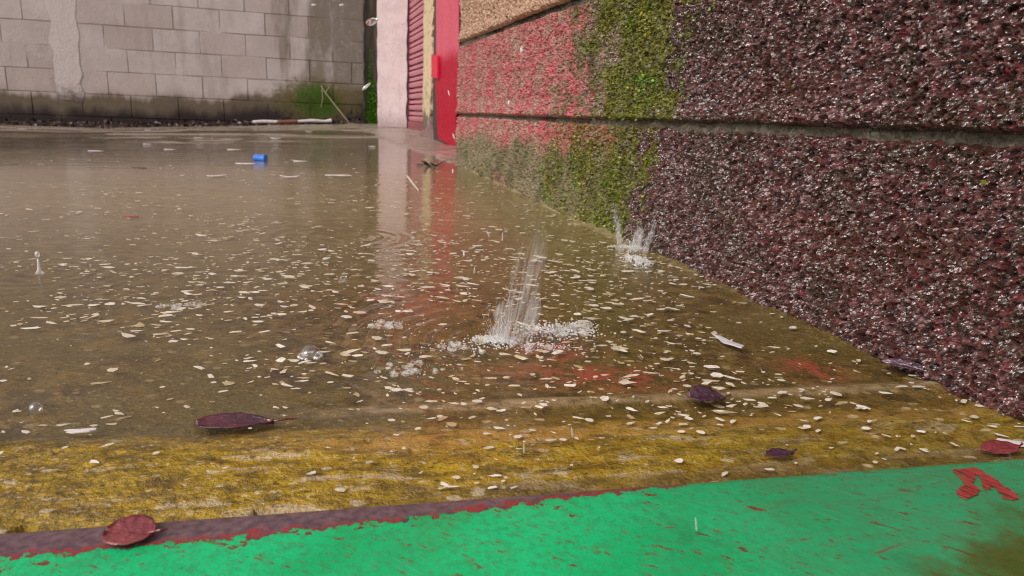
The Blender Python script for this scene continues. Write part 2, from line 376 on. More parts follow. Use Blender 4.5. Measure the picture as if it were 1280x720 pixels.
# water film with the rings the falling drops raise
SPL, SPL2 = at(628, 432), at(793, 318)
WX = axis([(-9, -4, .3), (-4, -1.2, .04), (-1.2, -.5, .01), (-.5, .40, .0035), (.40, .9, .04)])
WY = axis([(.33, .95, .0035), (.95, 1.6, .008), (1.6, 5.6, .03)])
GX, GY = np.meshgrid(WX, WY, indexing='ij'); wx, wy = GX.ravel(), GY.ravel()
wz = fz(wx, wy) + .0034 - .0033 * smooth(2.2, 3.4, wy)
RING0 = [(SPL, .0026, .017, .06), (SPL2, .0020, .016, .05), (at(388, 447), .0009, .011, .03), (at(50, 345), .0008, .015, .05), (at(500, 655), 0, .01, .02), (at(515, 455), .0009, .012, .035), (at(280, 390), .0005, .016, .07), (at(905, 435), .0006, .013, .04), (at(440, 300), .0007, .02, .08)]
rr_ = random.Random(4); RINGS = []
for _ in range(46):
    x_, y_ = rr_.uniform(-1.0, .3), .40 + 1.5 * rr_.random() ** 1.5; RINGS.append(((x_, y_), rr_.uniform(.0003, .0008), rr_.uniform(.008, .016), rr_.uniform(.015, .045)))
for c, A, lam, dec in RING0 + RINGS:
    r = np.hypot(wx - c[0], wy - c[1]); wz += A * np.cos(2 * math.pi * r / lam) * np.exp(-r / dec) * smooth(.002, .012, r)
wz += (fbm(wx * 26, wy * 60, 300) - .5) * .0011 * smooth(1.6, .6, wy)
m = NT('rain_water'); p = m.pos(); g = m.geo()
fr = m.n('ShaderNodeFresnel'); fr.inputs[0].default_value = 1.33
hn = m.math('ADD', m.noise(m.mapping(p, (55, 130, 55)), 1, 3, .5), m.math('MULTIPLY', m.noise(m.mapping(p, (9, 22, 9)), 1, 3, .5), 3.0))
nb = m.bump(hn, .0009, .42); m.set(fr.inputs['Normal'], nb)
tr = m.n('ShaderNodeBsdfTransparent'); tr.inputs[0].default_value = (.965, .93, .84, 1)
gl = m.n('ShaderNodeBsdfGlossy'); gl.inputs['Roughness'].default_value = .015; m.set(gl.inputs['Normal'], nb)
fac = m.math('MULTIPLY', fr.outputs[0], m.math('SUBTRACT', 1.0, g.outputs['Backfacing']))
mx = m.n('ShaderNodeMixShader'); m.set(mx.inputs[0], fac); m.set(mx.inputs[1], tr.outputs[0]); m.set(mx.inputs[2], gl.outputs[0])
m_water = m.done(mx.outputs[0])
tag(mesh_obj('water', np.stack([wx, wy, wz], 1), grid_faces(len(WX), len(WY)), m_water, smooth_=True), kind='structure')
def wl(P): return float(fz(P[0], P[1])) + .0036     # water level

# land beyond the yard, below the slab
m_land = simple('yard_asphalt', (.06, .055, .05), .7, .3, 8, .01)
tag(mesh_obj('ground', [(-60, -60, -.2), (60, -60, -.2), (60, 60, -.2), (-60, 60, -.2)], [(0, 1, 2, 3)], m_land), kind='structure')

# ================================================================= green sill
m = NT('peeling_green_paint'); tc = m.n('ShaderNodeTexCoord').outputs['Object']; sp = m.n('ShaderNodeSeparateXYZ'); m.set(sp.inputs[0], tc)
U, V = sp.outputs[0], sp.outputs[1]         # along the sill, distance in front of its back edge is -V
nf = m.noise(tc, 55, 6, .62); ng = m.noise(tc, 240, 5, .65); ns = m.noise(m.mapping(tc, (30, 140, 30), (0, 0, .5)), 1.2, 5, .65)
front = m.math('MULTIPLY', V, -1.0)
wid = m.ramp(U, .02, .52, .0225, -.009)
e = m.math('SUBTRACT', m.math('ADD', front, m.math('MULTIPLY', m.math('SUBTRACT', m.noise(tc, 120, 6, .7), .5), .020)), wid)
e = m.math('ADD', e, m.math('MULTIPLY', m.math('SUBTRACT', ng, .5), .004))
isg = m.ramp(e, -.0002, .0004)
isr = m.ramp(m.math('ADD', e, m.math('MULTIPLY', m.math('SUBTRACT', m.noise(tc, 90, 4), .56), .016)), -.0035, -.0025)
metal = m.mix(m.ramp(ng, .3, .7), (.085, .045, .058), (.19, .115, .125))  # bare metal, the sky's reflection off the edge put into its purple tone
redc = m.mix(ng, (.22, .025, .03), (.36, .05, .05))
c = m.mix(isr, metal, redc)
green = m.mix(m.ramp(m.noise(tc, 14, 5), .35, .65), (.002, .40, .125), (.004, .53, .19))
green = m.mix(m.ramp(ng, .45, .62, 0, .45), green, (.03, .24, .085)); green = m.mix(m.ramp(m.noise(tc, 420, 4, .7), .55, .70, 0, .6), green, (.06, .20, .07))
dull = m.mix(m.ramp(ns, .35, .7), (.035, .30, .13), (.07, .22, .10))
green = m.mix(m.ramp(m.math('ADD', U, m.math('MULTIPLY', nf, .12)), .26, .46, 0, .9), green, dull)
# rust-red scratches and flecks where the green has worn through
fl = m.ramp(m.noise(m.turned(tc, .6, (60, 190, 60)), 1.0, 5, .66), .625, .65)
fl = m.math('MAXIMUM', m.math('MULTIPLY', fl, m.ramp(m.noise(tc, 11, 3), .40, .55)), m.ramp(m.math('ADD', m.noise(tc, 85, 6, .7), m.ramp(e, .030, .0, 0, .13)), .715, .73))
fl2 = m.ramp(m.noise(m.turned(tc, .7, (150, 420, 150)), 1.0, 4, .65), .61, .65)
green = m.mix(m.math('MAXIMUM', fl, m.math('MULTIPLY', fl2, .8)), green, m.mix(nf, (.08, .035, .018), (.26, .05, .035)))
scr = m.math('MULTIPLY', m.ramp(m.noise(m.turned(tc, -.25, (14, 520, 14)), 1.0, 3, .5), .66, .70), m.ramp(m.noise(tc, 26, 3), .48, .58))
green = m.mix(m.math('MULTIPLY', scr, .8), green, (.20, .06, .045)); gouge = m.math('MULTIPLY', m.ramp(m.noise(m.turned(tc, .9, (18, 480, 18)), 1.0, 3, .5), .64, .70), .5)
green = m.mix(gouge, green, (.10, .36, .20)); green = m.mix(m.ramp(m.noise(tc, 32, 5, .65), .56, .72, 0, .5), green, (.03, .17, .07))
olive = m.mix(ng, (.035, .05, .006), (.12, .11, .015))
of = m.math('ADD', m.math('MULTIPLY', m.math('SUBTRACT', front, .072), 26.0), m.math('ADD', m.ramp(U, .25, .50, -.9, 1.35), m.math('MULTIPLY', m.math('SUBTRACT', nf, .5), 1.6)))
green = m.mix(m.ramp(of, .0, .9, 0, .92), green, olive)
c = m.mix(isg, c, green)
hgt = m.math('ADD', m.math('MULTIPLY', isg, 1.0), m.math('MULTIPLY', ng, .5))
m_sill = m.done(m.bsdf(c, m.ramp(m.noise(tc, 22, 5, .6), .40, .60, .12, .48), m.bump(hgt, .0006, 1), Specular_IOR_Level=.3))
sillz = .5 * (SA[2] + SB[2]) + .004; slope = (SB[2] - SA[2]) / np.linalg.norm((SB - SA)[:2])
prof = [(.0, -.03), (.0, -.002), (-.0012, .0006), (-.004, .0022), (-.009, .0030), (-.05, .0032), (-.1, .0032), (-.135, .0020), (-.150, -.003), (-.155, -.012), (-.155, -.21)]
UU = np.linspace(-2.0, .60, 66); v_ = []
for u_ in UU: v_ += [(u_, a, b + slope * (u_ - .28)) for a, b in prof]
sill = mesh_obj('door_sill', v_, grid_faces(len(UU), len(prof)), m_sill, smooth_=True)
sill.matrix_world = Matrix(((SD[0], SN[0], 0, SA[0]), (SD[1], SN[1], 0, SA[1]), (0, 0, 1, sillz + .28 * 0), (0, 0, 0, 1)))
tag(sill, 'green painted door sill worn to red primer and bare purple grey edge', 'sill')
# red brush mark of fresh paint on the sill
m = NT('red_paint'); p = m.pos(); n_ = m.noise(m.turned(p, .95, (40, 420, 40)), 1, 5, .65); t_ = m.n('ShaderNodeBsdfTransparent'); x_ = m.n('ShaderNodeMixShader')
m.set(x_.inputs[0], m.ramp(n_, .42, .50)); m.set(x_.inputs[1], t_.outputs[0]); m.set(x_.inputs[2], m.bsdf(m.mix(m.noise(p, 200), (.26, .03, .03), (.46, .075, .06)), .4)); m_red = m.done(x_.outputs[0])
def on_sill(x, y):
    d = ray(x, y); zz = sillz + .0036
    for _ in range(6):
        P = CAM + d * (zz - H) / d[2]; zz = sillz + .0037 + slope * (float((P - SA) @ SD) - .28)
    return P
root = tag(empty('paint_mark', tuple(on_sill(1225, 600))), 'bright red brush mark painted across the right end of the green sill', 'paint mark')
for poly in ([(1190, 587), (1212, 586), (1222, 596), (1214, 604), (1226, 614), (1222, 618), (1208, 624), (1196, 619), (1198, 610), (1207, 607), (1200, 598)],
             [(1212, 586), (1222, 585), (1238, 596), (1252, 606), (1266, 614), (1275, 622), (1270, 626), (1254, 623), (1247, 613), (1232, 605)],
             [(1228, 603), (1236, 603), (1240, 609), (1232, 612), (1226, 608)]):
    pts = []
    for i, (a, b) in enumerate(poly):
        q = on_sill(a, b); w = on_sill(*poly[(i + 1) % len(poly)])
        for t in (0, .33, .66): pts.append(q + (w - q) * t + SD * random.gauss(0, .0006) + SN * random.gauss(0, .0006))
    mb = MB(); mb.prism(pts, UP * .0004); keep(mb.build('brush_stroke', m_red), root)

# ================================================================= back wall
m = NT('old_block_wall'); p = m.pos(); 
dot = m.n('ShaderNodeVectorMath', operation='DOT_PRODUCT'); sub = m.n('ShaderNodeVectorMath', operation='SUBTRACT'); m.set(sub.inputs[0], p); sub.inputs[1].default_value = tuple(B0)
m.set(dot.inputs[0], sub.outputs[0]); dot.inputs[1].default_value = tuple(N); b_ = dot.outputs['Value']
sp = m.n('ShaderNodeSeparateXYZ'); m.set(sp.inputs[0], p); z_ = sp.outputs[2]
nA, nB, nC = m.noise(p, 5, 5, .6), m.noise(p, 28, 5, .65), m.noise(p, 140, 4, .65)
tone = m.n('ShaderNodeAttribute', attribute_name='tone').outputs['Fac']
c = m.mix(m.ramp(nA, .3, .7), (.40, .345, .33), (.50, .44, .425)); c = m.mix(m.math('MULTIPLY', tone, .7), c, (.36, .29, .27)); c = m.mix(m.ramp(nC, .45, .7, 0, .22), c, (.19, .15, .135))
streak = m.noise(m.mapping(p, (7, 7, 1.2)), 1.0, 5, .6)
c = m.mix(m.ramp(streak, .52, .70, 0, .38), c, (.20, .165, .145))
mold = m.ramp(m.math('ADD', b_, m.math('MULTIPLY', m.math('SUBTRACT', streak, .5), 1.9)), 1.02, 1.45)
c = m.mix(m.math('MULTIPLY', mold, m.ramp(nB, .2, .6, .45, .95)), c, m.mix(nB, (.06, .045, .03), (.27, .215, .17)))
damp = m.math('ADD', z_, m.math('MULTIPLY', m.math('SUBTRACT', nA, .5), .12))
damp = m.math('ADD', damp, m.math('MULTIPLY', m.math('SUBTRACT', streak, .5), .20))
damp = m.math('SUBTRACT', damp, m.ramp(b_, .2, 1.6, 0, .11))
c = m.mix(m.ramp(damp, .30, .20, 0, .35), c, (.20, .145, .10))
c = m.mix(m.ramp(damp, .245, .19, 0, .90), c, m.mix(nB, (.055, .038, .022), (.135, .10, .06)))
c = m.mix(m.ramp(damp, .17, .07), c, (.022, .014, .014))
gx_ = m.math('MULTIPLY', m.math('SUBTRACT', b_, 1.30), 4.4); gz_ = m.math('MULTIPLY', m.math('SUBTRACT', z_, .245), 5.8)
c = m.mix(m.ramp(m.math('ADD', m.math('ADD', m.math('MULTIPLY', m.math('MULTIPLY', gx_, gx_), .28), m.math('MULTIPLY', m.math('MULTIPLY', gz_, gz_), .6)), m.math('MULTIPLY', m.math('SUBTRACT', nB, .5), 2.0)), .85, .2, 0, .75), c, m.mix(nB, (.055, .05, .012), (.17, .13, .05)))
gd = m.math('ADD', m.math('ADD', m.math('MULTIPLY', gx_, gx_), m.math('MULTIPLY', gz_, gz_)), m.math('MULTIPLY', m.math('SUBTRACT', nB, .5), 1.6))
c = m.mix(m.ramp(gd, .75, .15, 0, .92), c, (.045, .095, .004))
m_back = m.done(m.bsdf(c, .7, m.bump(m.math('ADD', nC, nB), .004, .7), Specular_IOR_Level=.25))
m_joint = m_back
back = tag(empty('block_wall', tuple(B0)), 'pale pinkish grey block wall across the back, dark and mouldy at its foot', 'wall')
V_, F_, T_ = [], [], []
PZ, PB, G = .1533, .3045, .0032
for r in range(-1, 17):
    z0 = .0770 + PZ * r; off = (-.102 if (r - 3) % 2 == 0 else .034 + .0)
    k = math.floor((-7 - off) / PB)
    while off + k * PB < 1.645:
        a, b = off + k * PB + G / 2, min(off + (k + 1) * PB - G / 2, 1.645); k += 1
        if b - a < .02: continue
        t = max(0, random.gauss(.35, .3)); d = random.gauss(0, .0007); bv = .0022; i = len(V_)
        lo, hi = z0 + G / 2, z0 + PZ - G / 2
        j = lambda: random.gauss(0, .0008)
        for (aa, bb, zz0, zz1, out) in ((a, b, lo, hi, -.012), (a + j(), b + j(), lo + j(), hi + j(), .000 + d), (a + bv, b - bv, lo + bv, hi - bv, .0035 + d)):
            V_ += [back_pt(aa, zz0, out), back_pt(bb, zz0, out), back_pt(bb, zz1, out), back_pt(aa, zz1, out)]; T_ += [min(t, 1)] * 4
        for s in (0, 4): F_ += [(i + s + q, i + s + (q + 1) % 4, i + s + 4 + (q + 1) % 4, i + s + 4 + q) for q in range(4)]
        F_.append((i + 8, i + 9, i + 10, i + 11))
keep(mesh_obj('blockwork', V_, F_, m_back, masks={'tone': T_}), back)
A = np.arange(-7, 1.647, .02); Z = np.arange(-.1, 2.75, .02); ga, gq = np.meshgrid(A, Z, indexing='ij'); x, z = ga.ravel(), gq.ravel()
o_ = -.0060 + .0088 * smooth(.44, .66, fbm(x * 3.5, z * 6, 700)); keep(mesh_obj('mortar', B0 + x[:, None] * N - o_[:, None] * D + z[:, None] * UP, grid_faces(len(A), len(Z)), m_back, smooth_=True, masks={'tone': x * 0 + .3}), back)
# smeared render over the old pier
pts = []
for zz in np.linspace(.19, 2.6, 40): pts.append((-.425 + random.gauss(0, .007), zz))
for zz in np.linspace(2.6, .17, 40): pts.append((-.262 + random.gauss(0, .008), zz))
mb = MB(); mb.prism([back_pt(a, b, .002) for a, b in pts], -D * .0045)
m_plas = NT('smeared_render'); _p = m_plas.pos(); _n = m_plas.noise(_p, 18, 5, .6); _n2 = m_plas.noise(_p, 90, 4)
_s = m_plas.n('ShaderNodeSeparateXYZ'); m_plas.set(_s.inputs[0], _p)
_dz = m_plas.math('ADD', _s.outputs[2], m_plas.math('MULTIPLY', m_plas.math('SUBTRACT', _n, .5), .25))
m_plas = m_plas.done(m_plas.bsdf(m_plas.mix(m_plas.ramp(_dz, .30, .16), m_plas.mix(_n, (.43, .375, .36), (.52, .46, .445)), (.10, .07, .055)), .75, m_plas.bump(m_plas.math('ADD', _n, _n2), .004)))
keep(mb.build('render_patch', m_plas), back)
# rendered corner strip behind the pillar, its shade put into the dark colour, with bright algae running down it
m = NT('shaded_corner_render'); p = m.pos(); sp = m.n('ShaderNodeSeparateXYZ'); m.set(sp.inputs[0], p); z_ = sp.outputs[2]
n_ = m.noise(m.mapping(p, (22, 22, 3)), 1, 5, .6)
c = m.mix(m.ramp(n_, .3, .7), (.035, .025, .016), (.12, .085, .055))
c = m.mix(m.math('MULTIPLY', m.ramp(z_, .75, .25), m.ramp(m.noise(m.mapping(p, (30, 30, 3)), 1.3, 3), .42, .58)), c, (.04, .075, .004))
m_strip = m.done(m.bsdf(c, .5, m.bump(n_, .006)))
pts = [(1.652, -.1)] + [(1.652 + random.gauss(0, .004), q) for q in np.linspace(.0, 2.6, 40)] + [(2.7, 2.6), (2.7, -.1)]
mb = MB(); mb.prism([back_pt(a, b, -.03) for a, b in pts], D * .1); keep(mb.build('corner_strip', m_strip), back)
def tuft_patch(name, n, fn, cols, size, parent, out=.0):
    vs, fs, cs = [], [], []
    for _ in range(n):
        b, zz = fn(); base = back_pt(b, zz, out); d = -D * random.uniform(.3, 1) + UP * random.uniform(-1, .6) + N * random.uniform(-.7, .7); d /= np.linalg.norm(d)
        s = np.cross(d, rng.normal(size=3)); s /= np.linalg.norm(s); ln = size * random.uniform(.4, 1.2); w = ln * .28; k = len(vs)
        vs += [base, base + d * ln * .5 + s * w, base + d * ln, base + d * ln * .5 - s * w]; fs.append((k, k + 1, k + 2, k + 3))
        cs += [np.array(random.choice(cols)) * random.uniform(.6, 1.4)] * 4
    o = keep(mesh_obj(name, vs, np.array(fs), m_leaf, col=np.array(cs)), parent); o['kind'] = 'stuff'; return o
tuft_patch('moss', 2200, lambda: (1.28 + random.gauss(0, .10), .235 + random.gauss(0, .05)), [(.05, .11, .004), (.035, .07, .004), (.07, .09, .01)], .006, back, .003)
tuft_patch('algae', 2600, lambda: (lambda q: (1.705 + .012 * math.sin(q * 9) + random.gauss(0, .008 + .020 * math.exp(-((q - .17) / .13) ** 2)), q))(.065 + abs(random.gauss(0, .20))), [(.09, .25, .006), (.065, .18, .004), (.12, .27, .02)], .016, back, -.027)
# dry stem leaning on the wall
m_stem = simple('dry_stem', (.26, .20, .13), .6, .3)
mb = MB(); mb.tube([back_pt(1.33, .36, .02), back_pt(1.36, .31, .03), back_pt(1.43, .22, .05), back_pt(1.53, .09, .12)], [.004, .005, .005, .004], 6)
mb.tube([back_pt(1.335, .36, .02), back_pt(1.34, .27, .03), back_pt(1.325, .20, .035)], [.0035, .003, .002], 5); mb.tube([back_pt(1.36, .31, .03), back_pt(1.40, .37, .03)], [.004, .002], 5)
tag(mb.build('dry_stem', m_stem), 'thin dry forked stem leaning on the mossy foot of the back wall', 'stem')

# dark leaf litter and sludge heaped along the wall foot
m_lit = NT('leaf_litter'); m_lit = m_lit.done(m_lit.bsdf(m_lit.attr('Col', True), .5))
vs, fs, cs = [], [], []
for _ in range(3200):
    b = random.uniform(-4.5, 1.62); dd = abs(random.gauss(0, .10)) + .005; P = back_pt(b, 0, dd); zz = float(fz(P[0], P[1])) + max(0, .030 - dd * .16) * random.uniform(.4, 1.4)
    d = rng.normal(size=3) * [1, 1, .5]; d /= np.linalg.norm(d); s = np.cross(d, rng.normal(size=3)); s /= np.linalg.norm(s); ln = random.uniform(.012, .042); w = ln * .3; k = len(vs)
    P[2] = zz; vs += [P - d * ln * .5, P + s * w, P + d * ln * .5, P - s * w]; fs.append((k, k + 1, k + 2, k + 3))
    cs += [np.array(random.choice([(.035, .018, .018), (.05, .03, .02), (.02, .012, .012), (.08, .04, .03)]) if random.random() < .985 else (.4, .33, .3))] * 4
tag(mesh_obj('leaf_litter', vs, np.array(fs), m_lit, col=np.array(cs)), kind='stuff')
A = np.arange(-7, 1.64, .03); Q = np.linspace(0, .17, 14); ga, gq = np.meshgrid(A, Q, indexing='ij'); P = B0 + ga.ravel()[:, None] * N - gq.ravel()[:, None] * D
zz = fz(P[:, 0], P[:, 1]) + .030 * smooth(.17, .02, gq.ravel() + (fbm(ga.ravel() * 5, gq.ravel() * 12, 401) - .5) * .14) * (.5 + fbm(ga.ravel() * 14, gq.ravel() * 20, 402)) - .004; P[:, 2] = zz
tag(mesh_obj('mud', P, grid_faces(len(A), len(Q))[:, ::-1], simple('dark_sludge', (.035, .022, .02), .45, .4, 30, .004), smooth_=True), kind='structure')

# ================================================================= pillar, shutter, post, red sheet
m = NT('pale_painted_pillar'); p = m.pos(); sp = m.n('ShaderNodeSeparateXYZ'); m.set(sp.inputs[0], p)
n_ = m.noise(p, 16, 5, .6); nf = m.noise(p, 70, 5, .6)
c = m.mix(m.ramp(n_, .3, .7), (.58, .465, .465), (.68, .565, .565)); c = m.mix(m.ramp(m.math('ADD', sp.outputs[2], m.math('MULTIPLY', m.math('SUBTRACT', nf, .5), .18)), .20, .09, 0, .6), c, (.24, .17, .15))
c = m.mix(m.ramp(nf, .62, .68), c, (.20, .14, .13)); c = m.mix(m.ramp(m.noise(m.mapping(p, (30, 30, 2)), 1, 5, .6), .55, .75, 0, .35), c, (.28, .20, .19)); m_pil = m.done(m.bsdf(c, .55, m.bump(nf, .003)))
YP = 4.6
a, b = atY(472, 157, YP), atY(508, 159, YP); zb = float(min(a[2], b[2])) - .004; a[2] = b[2] = zb
mb = MB(); w = b - a; fwd = np.array([-w[1], w[0], 0]); fwd /= np.linalg.norm(fwd)
outl = []
for i, zz in enumerate(np.linspace(0, 2.5, 60)): outl.append(a + UP * zz + w * (random.gauss(0, .008)))
for i, zz in enumerate(np.linspace(2.5, 0, 60)): outl.append(b + UP * zz + w * random.gauss(0, .014))
mb.prism(outl, fwd * .16)
pil = tag(mb.build('concrete_pillar', m_pil), 'pale pink painted square pillar left of the red roller shutter', 'pillar')

OFF = .30
m = NT('red_shutter_paint'); p = m.pos(); n_ = m.noise(p, 30, 5, .6); n2 = m.noise(m.mapping(p, (60, 60, 8)), 1, 4)
m_shut = m.done(m.bsdf(m.mix(m.ramp(n2, .55, .7, 0, .6), m.mix(n_, (.34, .09, .125), (.50, .20, .23)), (.20, .06, .075)), .42, m.bump(n_, .002)))
s0, s1, zb = 2.05, 2.76, .094
shut = tag(empty('roller_shutter', tuple(wall_pt(2.4, zb, -OFF))), 'faded red ribbed roller shutter between the pale pillar and the cream post', 'shutter')
prof = []
pitch = .066; k = 0; zz = zb + .035
while zz < 2.4:
    for t, o_ in ((0, .004), (.04, -.022), (.15, -.022), (.19, .003), (.42, .007), (.58, .005), (.62, -.018), (.70, -.018), (.74, .004)): prof.append((zz + t * pitch, o_))
    zz += pitch
v_ = []
for a_ in (s0, s1): v_ += [wall_pt(a_, q, -OFF + o_) for q, o_ in prof]
keep(mesh_obj('curtain', v_, grid_faces(2, len(prof))[:, ::-1], m_shut), shut)
mb = MB(); mb.box(wall_pt(s0, zb, -OFF + .012), D * (s1 - s0), N * .03, UP * .045); keep(mb.build('bottom_bar', simple('dark_red_bar', (.20, .045, .055), .45)), shut)
mb = MB(); mb.box(wall_pt(2.715, zb, -OFF + .03), D * .045, N * .06, UP * 2.3); keep(mb.build('guide_rail', simple('shutter_guide', (.10, .05, .05), .5)), shut)

m = NT('worn_cream_paint'); p = m.pos(); n_ = m.noise(p, 40, 5, .65); n2 = m.noise(p, 16, 5, .65); sp = m.n('ShaderNodeSeparateXYZ'); m.set(sp.inputs[0], p)
dk = m.math('ADD', m.ramp(n_, .56, .64), m.ramp(m.math('ADD', sp.outputs[2], m.math('MULTIPLY', m.math('SUBTRACT', n2, .5), .7)), .28, .10), True)
m_post = m.done(m.bsdf(m.mix(dk, m.mix(n2, (.50, .38, .23), (.62, .50, .33)), m.mix(n_, (.05, .035, .025), (.20, .15, .10))), .6, m.bump(n_, .003)))
def plane_al(px, py, off): 
    d = ray(px, py); P = CAM + d * ((W0 - CAM) @ N + off) / (d @ N); return float((P - W0) @ D), P[2]
OP = .225
a0 = plane_al(539.5, 120, OP)[0]; a1 = plane_al(528.5, 120, OP)[0]
mb = MB(); pts = []
for q in np.linspace(.10, 2.4, 90): pts.append(wall_pt(a0 + random.gauss(0, .012) + .03 * (q < .3), q, -OP))
for q in np.linspace(2.4, .10, 40): pts.append(wall_pt(a1 + random.gauss(0, .007), q, -OP))
mb.prism(pts, N * .06)
post = tag(empty('door_post', tuple(wall_pt(a0, .07, -OP))), 'narrow cream post with chipped dark edge between the shutter and the red sheet', 'post')
keep(mb.build('post', m_post), post)
mb = MB(); c0 = plane_al(545, 160, OP)[0]; pts = [wall_pt(c0 - .02, .055, -OP + .02), wall_pt(a1 + .02, .060, -OP + .02), wall_pt(a1 - .02, .10, -OP + .014), wall_pt(a0 + .05, .125, -OP + .012), wall_pt(a0 - .02, .16, -OP + .012), wall_pt(c0 + .02, .13, -OP + .012), wall_pt(c0 - .02, .09, -OP + .016)]
mb.prism(pts, N * .09); keep(mb.build('concrete_footing', simple('stained_footing', (.20, .11, .11), .6, .4, 40, .004)), post)
# steel jamb, dark gap
mb = MB(); mb.box(wall_pt(plane_al(546, 60, OP)[0], .09, -OP - .02), D * .07, N * .05, UP * 2.3)
keep(mb.build('steel_jamb', simple('grey_steel_jamb', (.12, .085, .10), .4, .5, 30)), post)

OR = .20
m = NT('glossy_red_sheet'); p = m.pos(); sp = m.n('ShaderNodeSeparateXYZ'); m.set(sp.inputs[0], p)
n_ = m.noise(m.mapping(p, (20, 20, 4)), 1, 4, .6); n2 = m.noise(p, 60, 4)
zz = m.math('ADD', sp.outputs[2], m.math('MULTIPLY', m.math('SUBTRACT', n_, .5), .10))
c = m.mix(m.ramp(zz, .39, .46), m.mix(n_, (.31, .001, .018), (.43, .003, .030)), m.mix(n_, (.50, .06, .105), (.60, .12, .17)))
m_redsheet = m.done(m.bsdf(c, m.ramp(n2, .3, .7, .3, .5), m.bump(n_, .004), Specular_IOR_Level=.25))
edgeR = [(573, -8), (573, 40), (573.5, 70), (572, 90), (573, 105), (571.5, 122), (573, 138), (569.5, 146), (570, 165), (571, 178), (570, 184)]
edgeL = [(566, 183), (558, 179.5), (548, 174), (546.5, 160), (546, 140), (545, 118), (543.5, 97), (545, 70), (545, 40), (545, -8)]
def sheet_pt(x, y):
    a_, z_ = plane_al(x, y, OR); return wall_pt(a_, z_, -OR)
pts = [sheet_pt(*q) for q in edgeR + edgeL]
pts = [wall_pt(plane_al(545, 0, OR)[0], 2.3, -OR), wall_pt(plane_al(573, 0, OR)[0], 2.3, -OR)] + pts
sheet = tag(empty('metal_sheet', tuple(sheet_pt(560, 180))), 'upright red sheet with a ragged glossy lower edge beside the rough wall', 'door sheet')
mb = MB(); mb.prism(pts, N * .004); keep(mb.build('panel', m_redsheet), sheet)
mb = MB(); q0 = [wall_pt(*plane_al(x, y, OR), -OR + .012) for x, y in ((542.5, 97), (550, 98), (550, 70), (542.5, 68))]
mb.prism(q0, N * .010); keep(mb.build('latch_plate', simple('bright_red_plate', (.62, .012, .05), .3, .1)), sheet)
mb = MB(); mb.box(wall_pt(plane_al(573, 184, OR)[0] - .3, .066, -OR - .012), D * .9, N * .12, UP * 2.2); keep(mb.build('backing_frame', simple('dark_frame', (.05, .03, .03), .6)), sheet)
# low concrete threshold below the sheet
q = [at(541, 193), at(575, 188), at(585, 202), at(546, 197)]
mb = MB(); mb.prism([np.array([p_[0], p_[1], float(fz(p_[0], p_[1])) - .01]) for p_ in q], UP * .0165)
tag(mb.build('threshold', simple('pink_concrete', (.40, .20, .18), .4, .3, 40, .003)), 'low pinkish concrete threshold at the foot of the red sheet', 'threshold')

# ================================================================= litter in the yard
def thing_at(px, py, dz=0.0):
    P = at(px, py, dz); return P
m_blue = simple('blue_plastic', (.02, .16, .62), .3, .15)
P = at(325, 202, .0); ax = np.array([.96, -.25, 0.]); mb = MB(); cc = P + UP * .0095
mb.tube([cc - ax * .016, cc - ax * .015, cc + ax * .008, cc + ax * .0085, cc + ax * .0175, cc + ax * .018], [.0075, .0088, .0088, .0098, .0098, .0085], 14)
tag(mb.build('bottle_cap', m_blue, loc=tuple(P)), 'small blue plastic cap lying on the wet floor', 'cap')
m_pipe = simple('white_plastic', (.62, .58, .56), .4, .12)
pts = []
for i, (x, y) in enumerate(((312, 158), (330, 156), (352, 155.5), (372, 155), (392, 155), (408, 155.5), (413, 154))): pts.append(back_pt(float((at(x, y + 1) - B0) @ N), float(fz(*at(x, y + 1)[:2])) + .026 + .004 * math.sin(i * 2.1), .19 - .012 * i))
mb = MB(); mb.tube(pts, [.010, .011, .011, .009, .012, .010, .016], 9)
pp = tag(mb.build('torn_pipe', m_pipe), 'thin white broken plastic pipe lying along the foot of the back wall', 'pipe')
mb = MB(); mb.tube([pts[2] + (pts[2] - pts[3]) * .3, (pts[2] + pts[3]) / 2, pts[3]], [.0125, .014, .012], 9); keep(mb.build('rust_band', simple('rusty_tape', (.20, .075, .045), .6, .4)), pp)
m_tw = simple('dark_twig', (.06, .035, .03), .5, .3)
mb = MB(); g_ = [at(x, y, .006) for x, y in ((521, 205), (534, 206), (545, 207), (556, 201))]; mb.tube(g_, [.0018, .0025, .0022, .001], 6)
mb.tube([g_[1], at(527, 201, .02)], [.003, .001], 5); mb.tube([at(538, 209, .003), g_[1] + UP * .003, at(530, 201, .022)], [.002, .003, .001], 5); mb.tube([g_[2], at(537, 203, .016)], [.0025, .001], 5)
tag(mb.build('twig', m_tw), 'small dark forked twig on the wet floor before the red sheet', 'twig')
mb = MB(); mb.tube([at(509, 220, .004), at(516, 229, .004), at(523, 238, .004)], [.002, .0025, .0015], 6)
tag(mb.build('straw', simple('pale_straw', (.5, .42, .33), .5)), 'pale thin straw lying on the water below the cream post', 'straw')

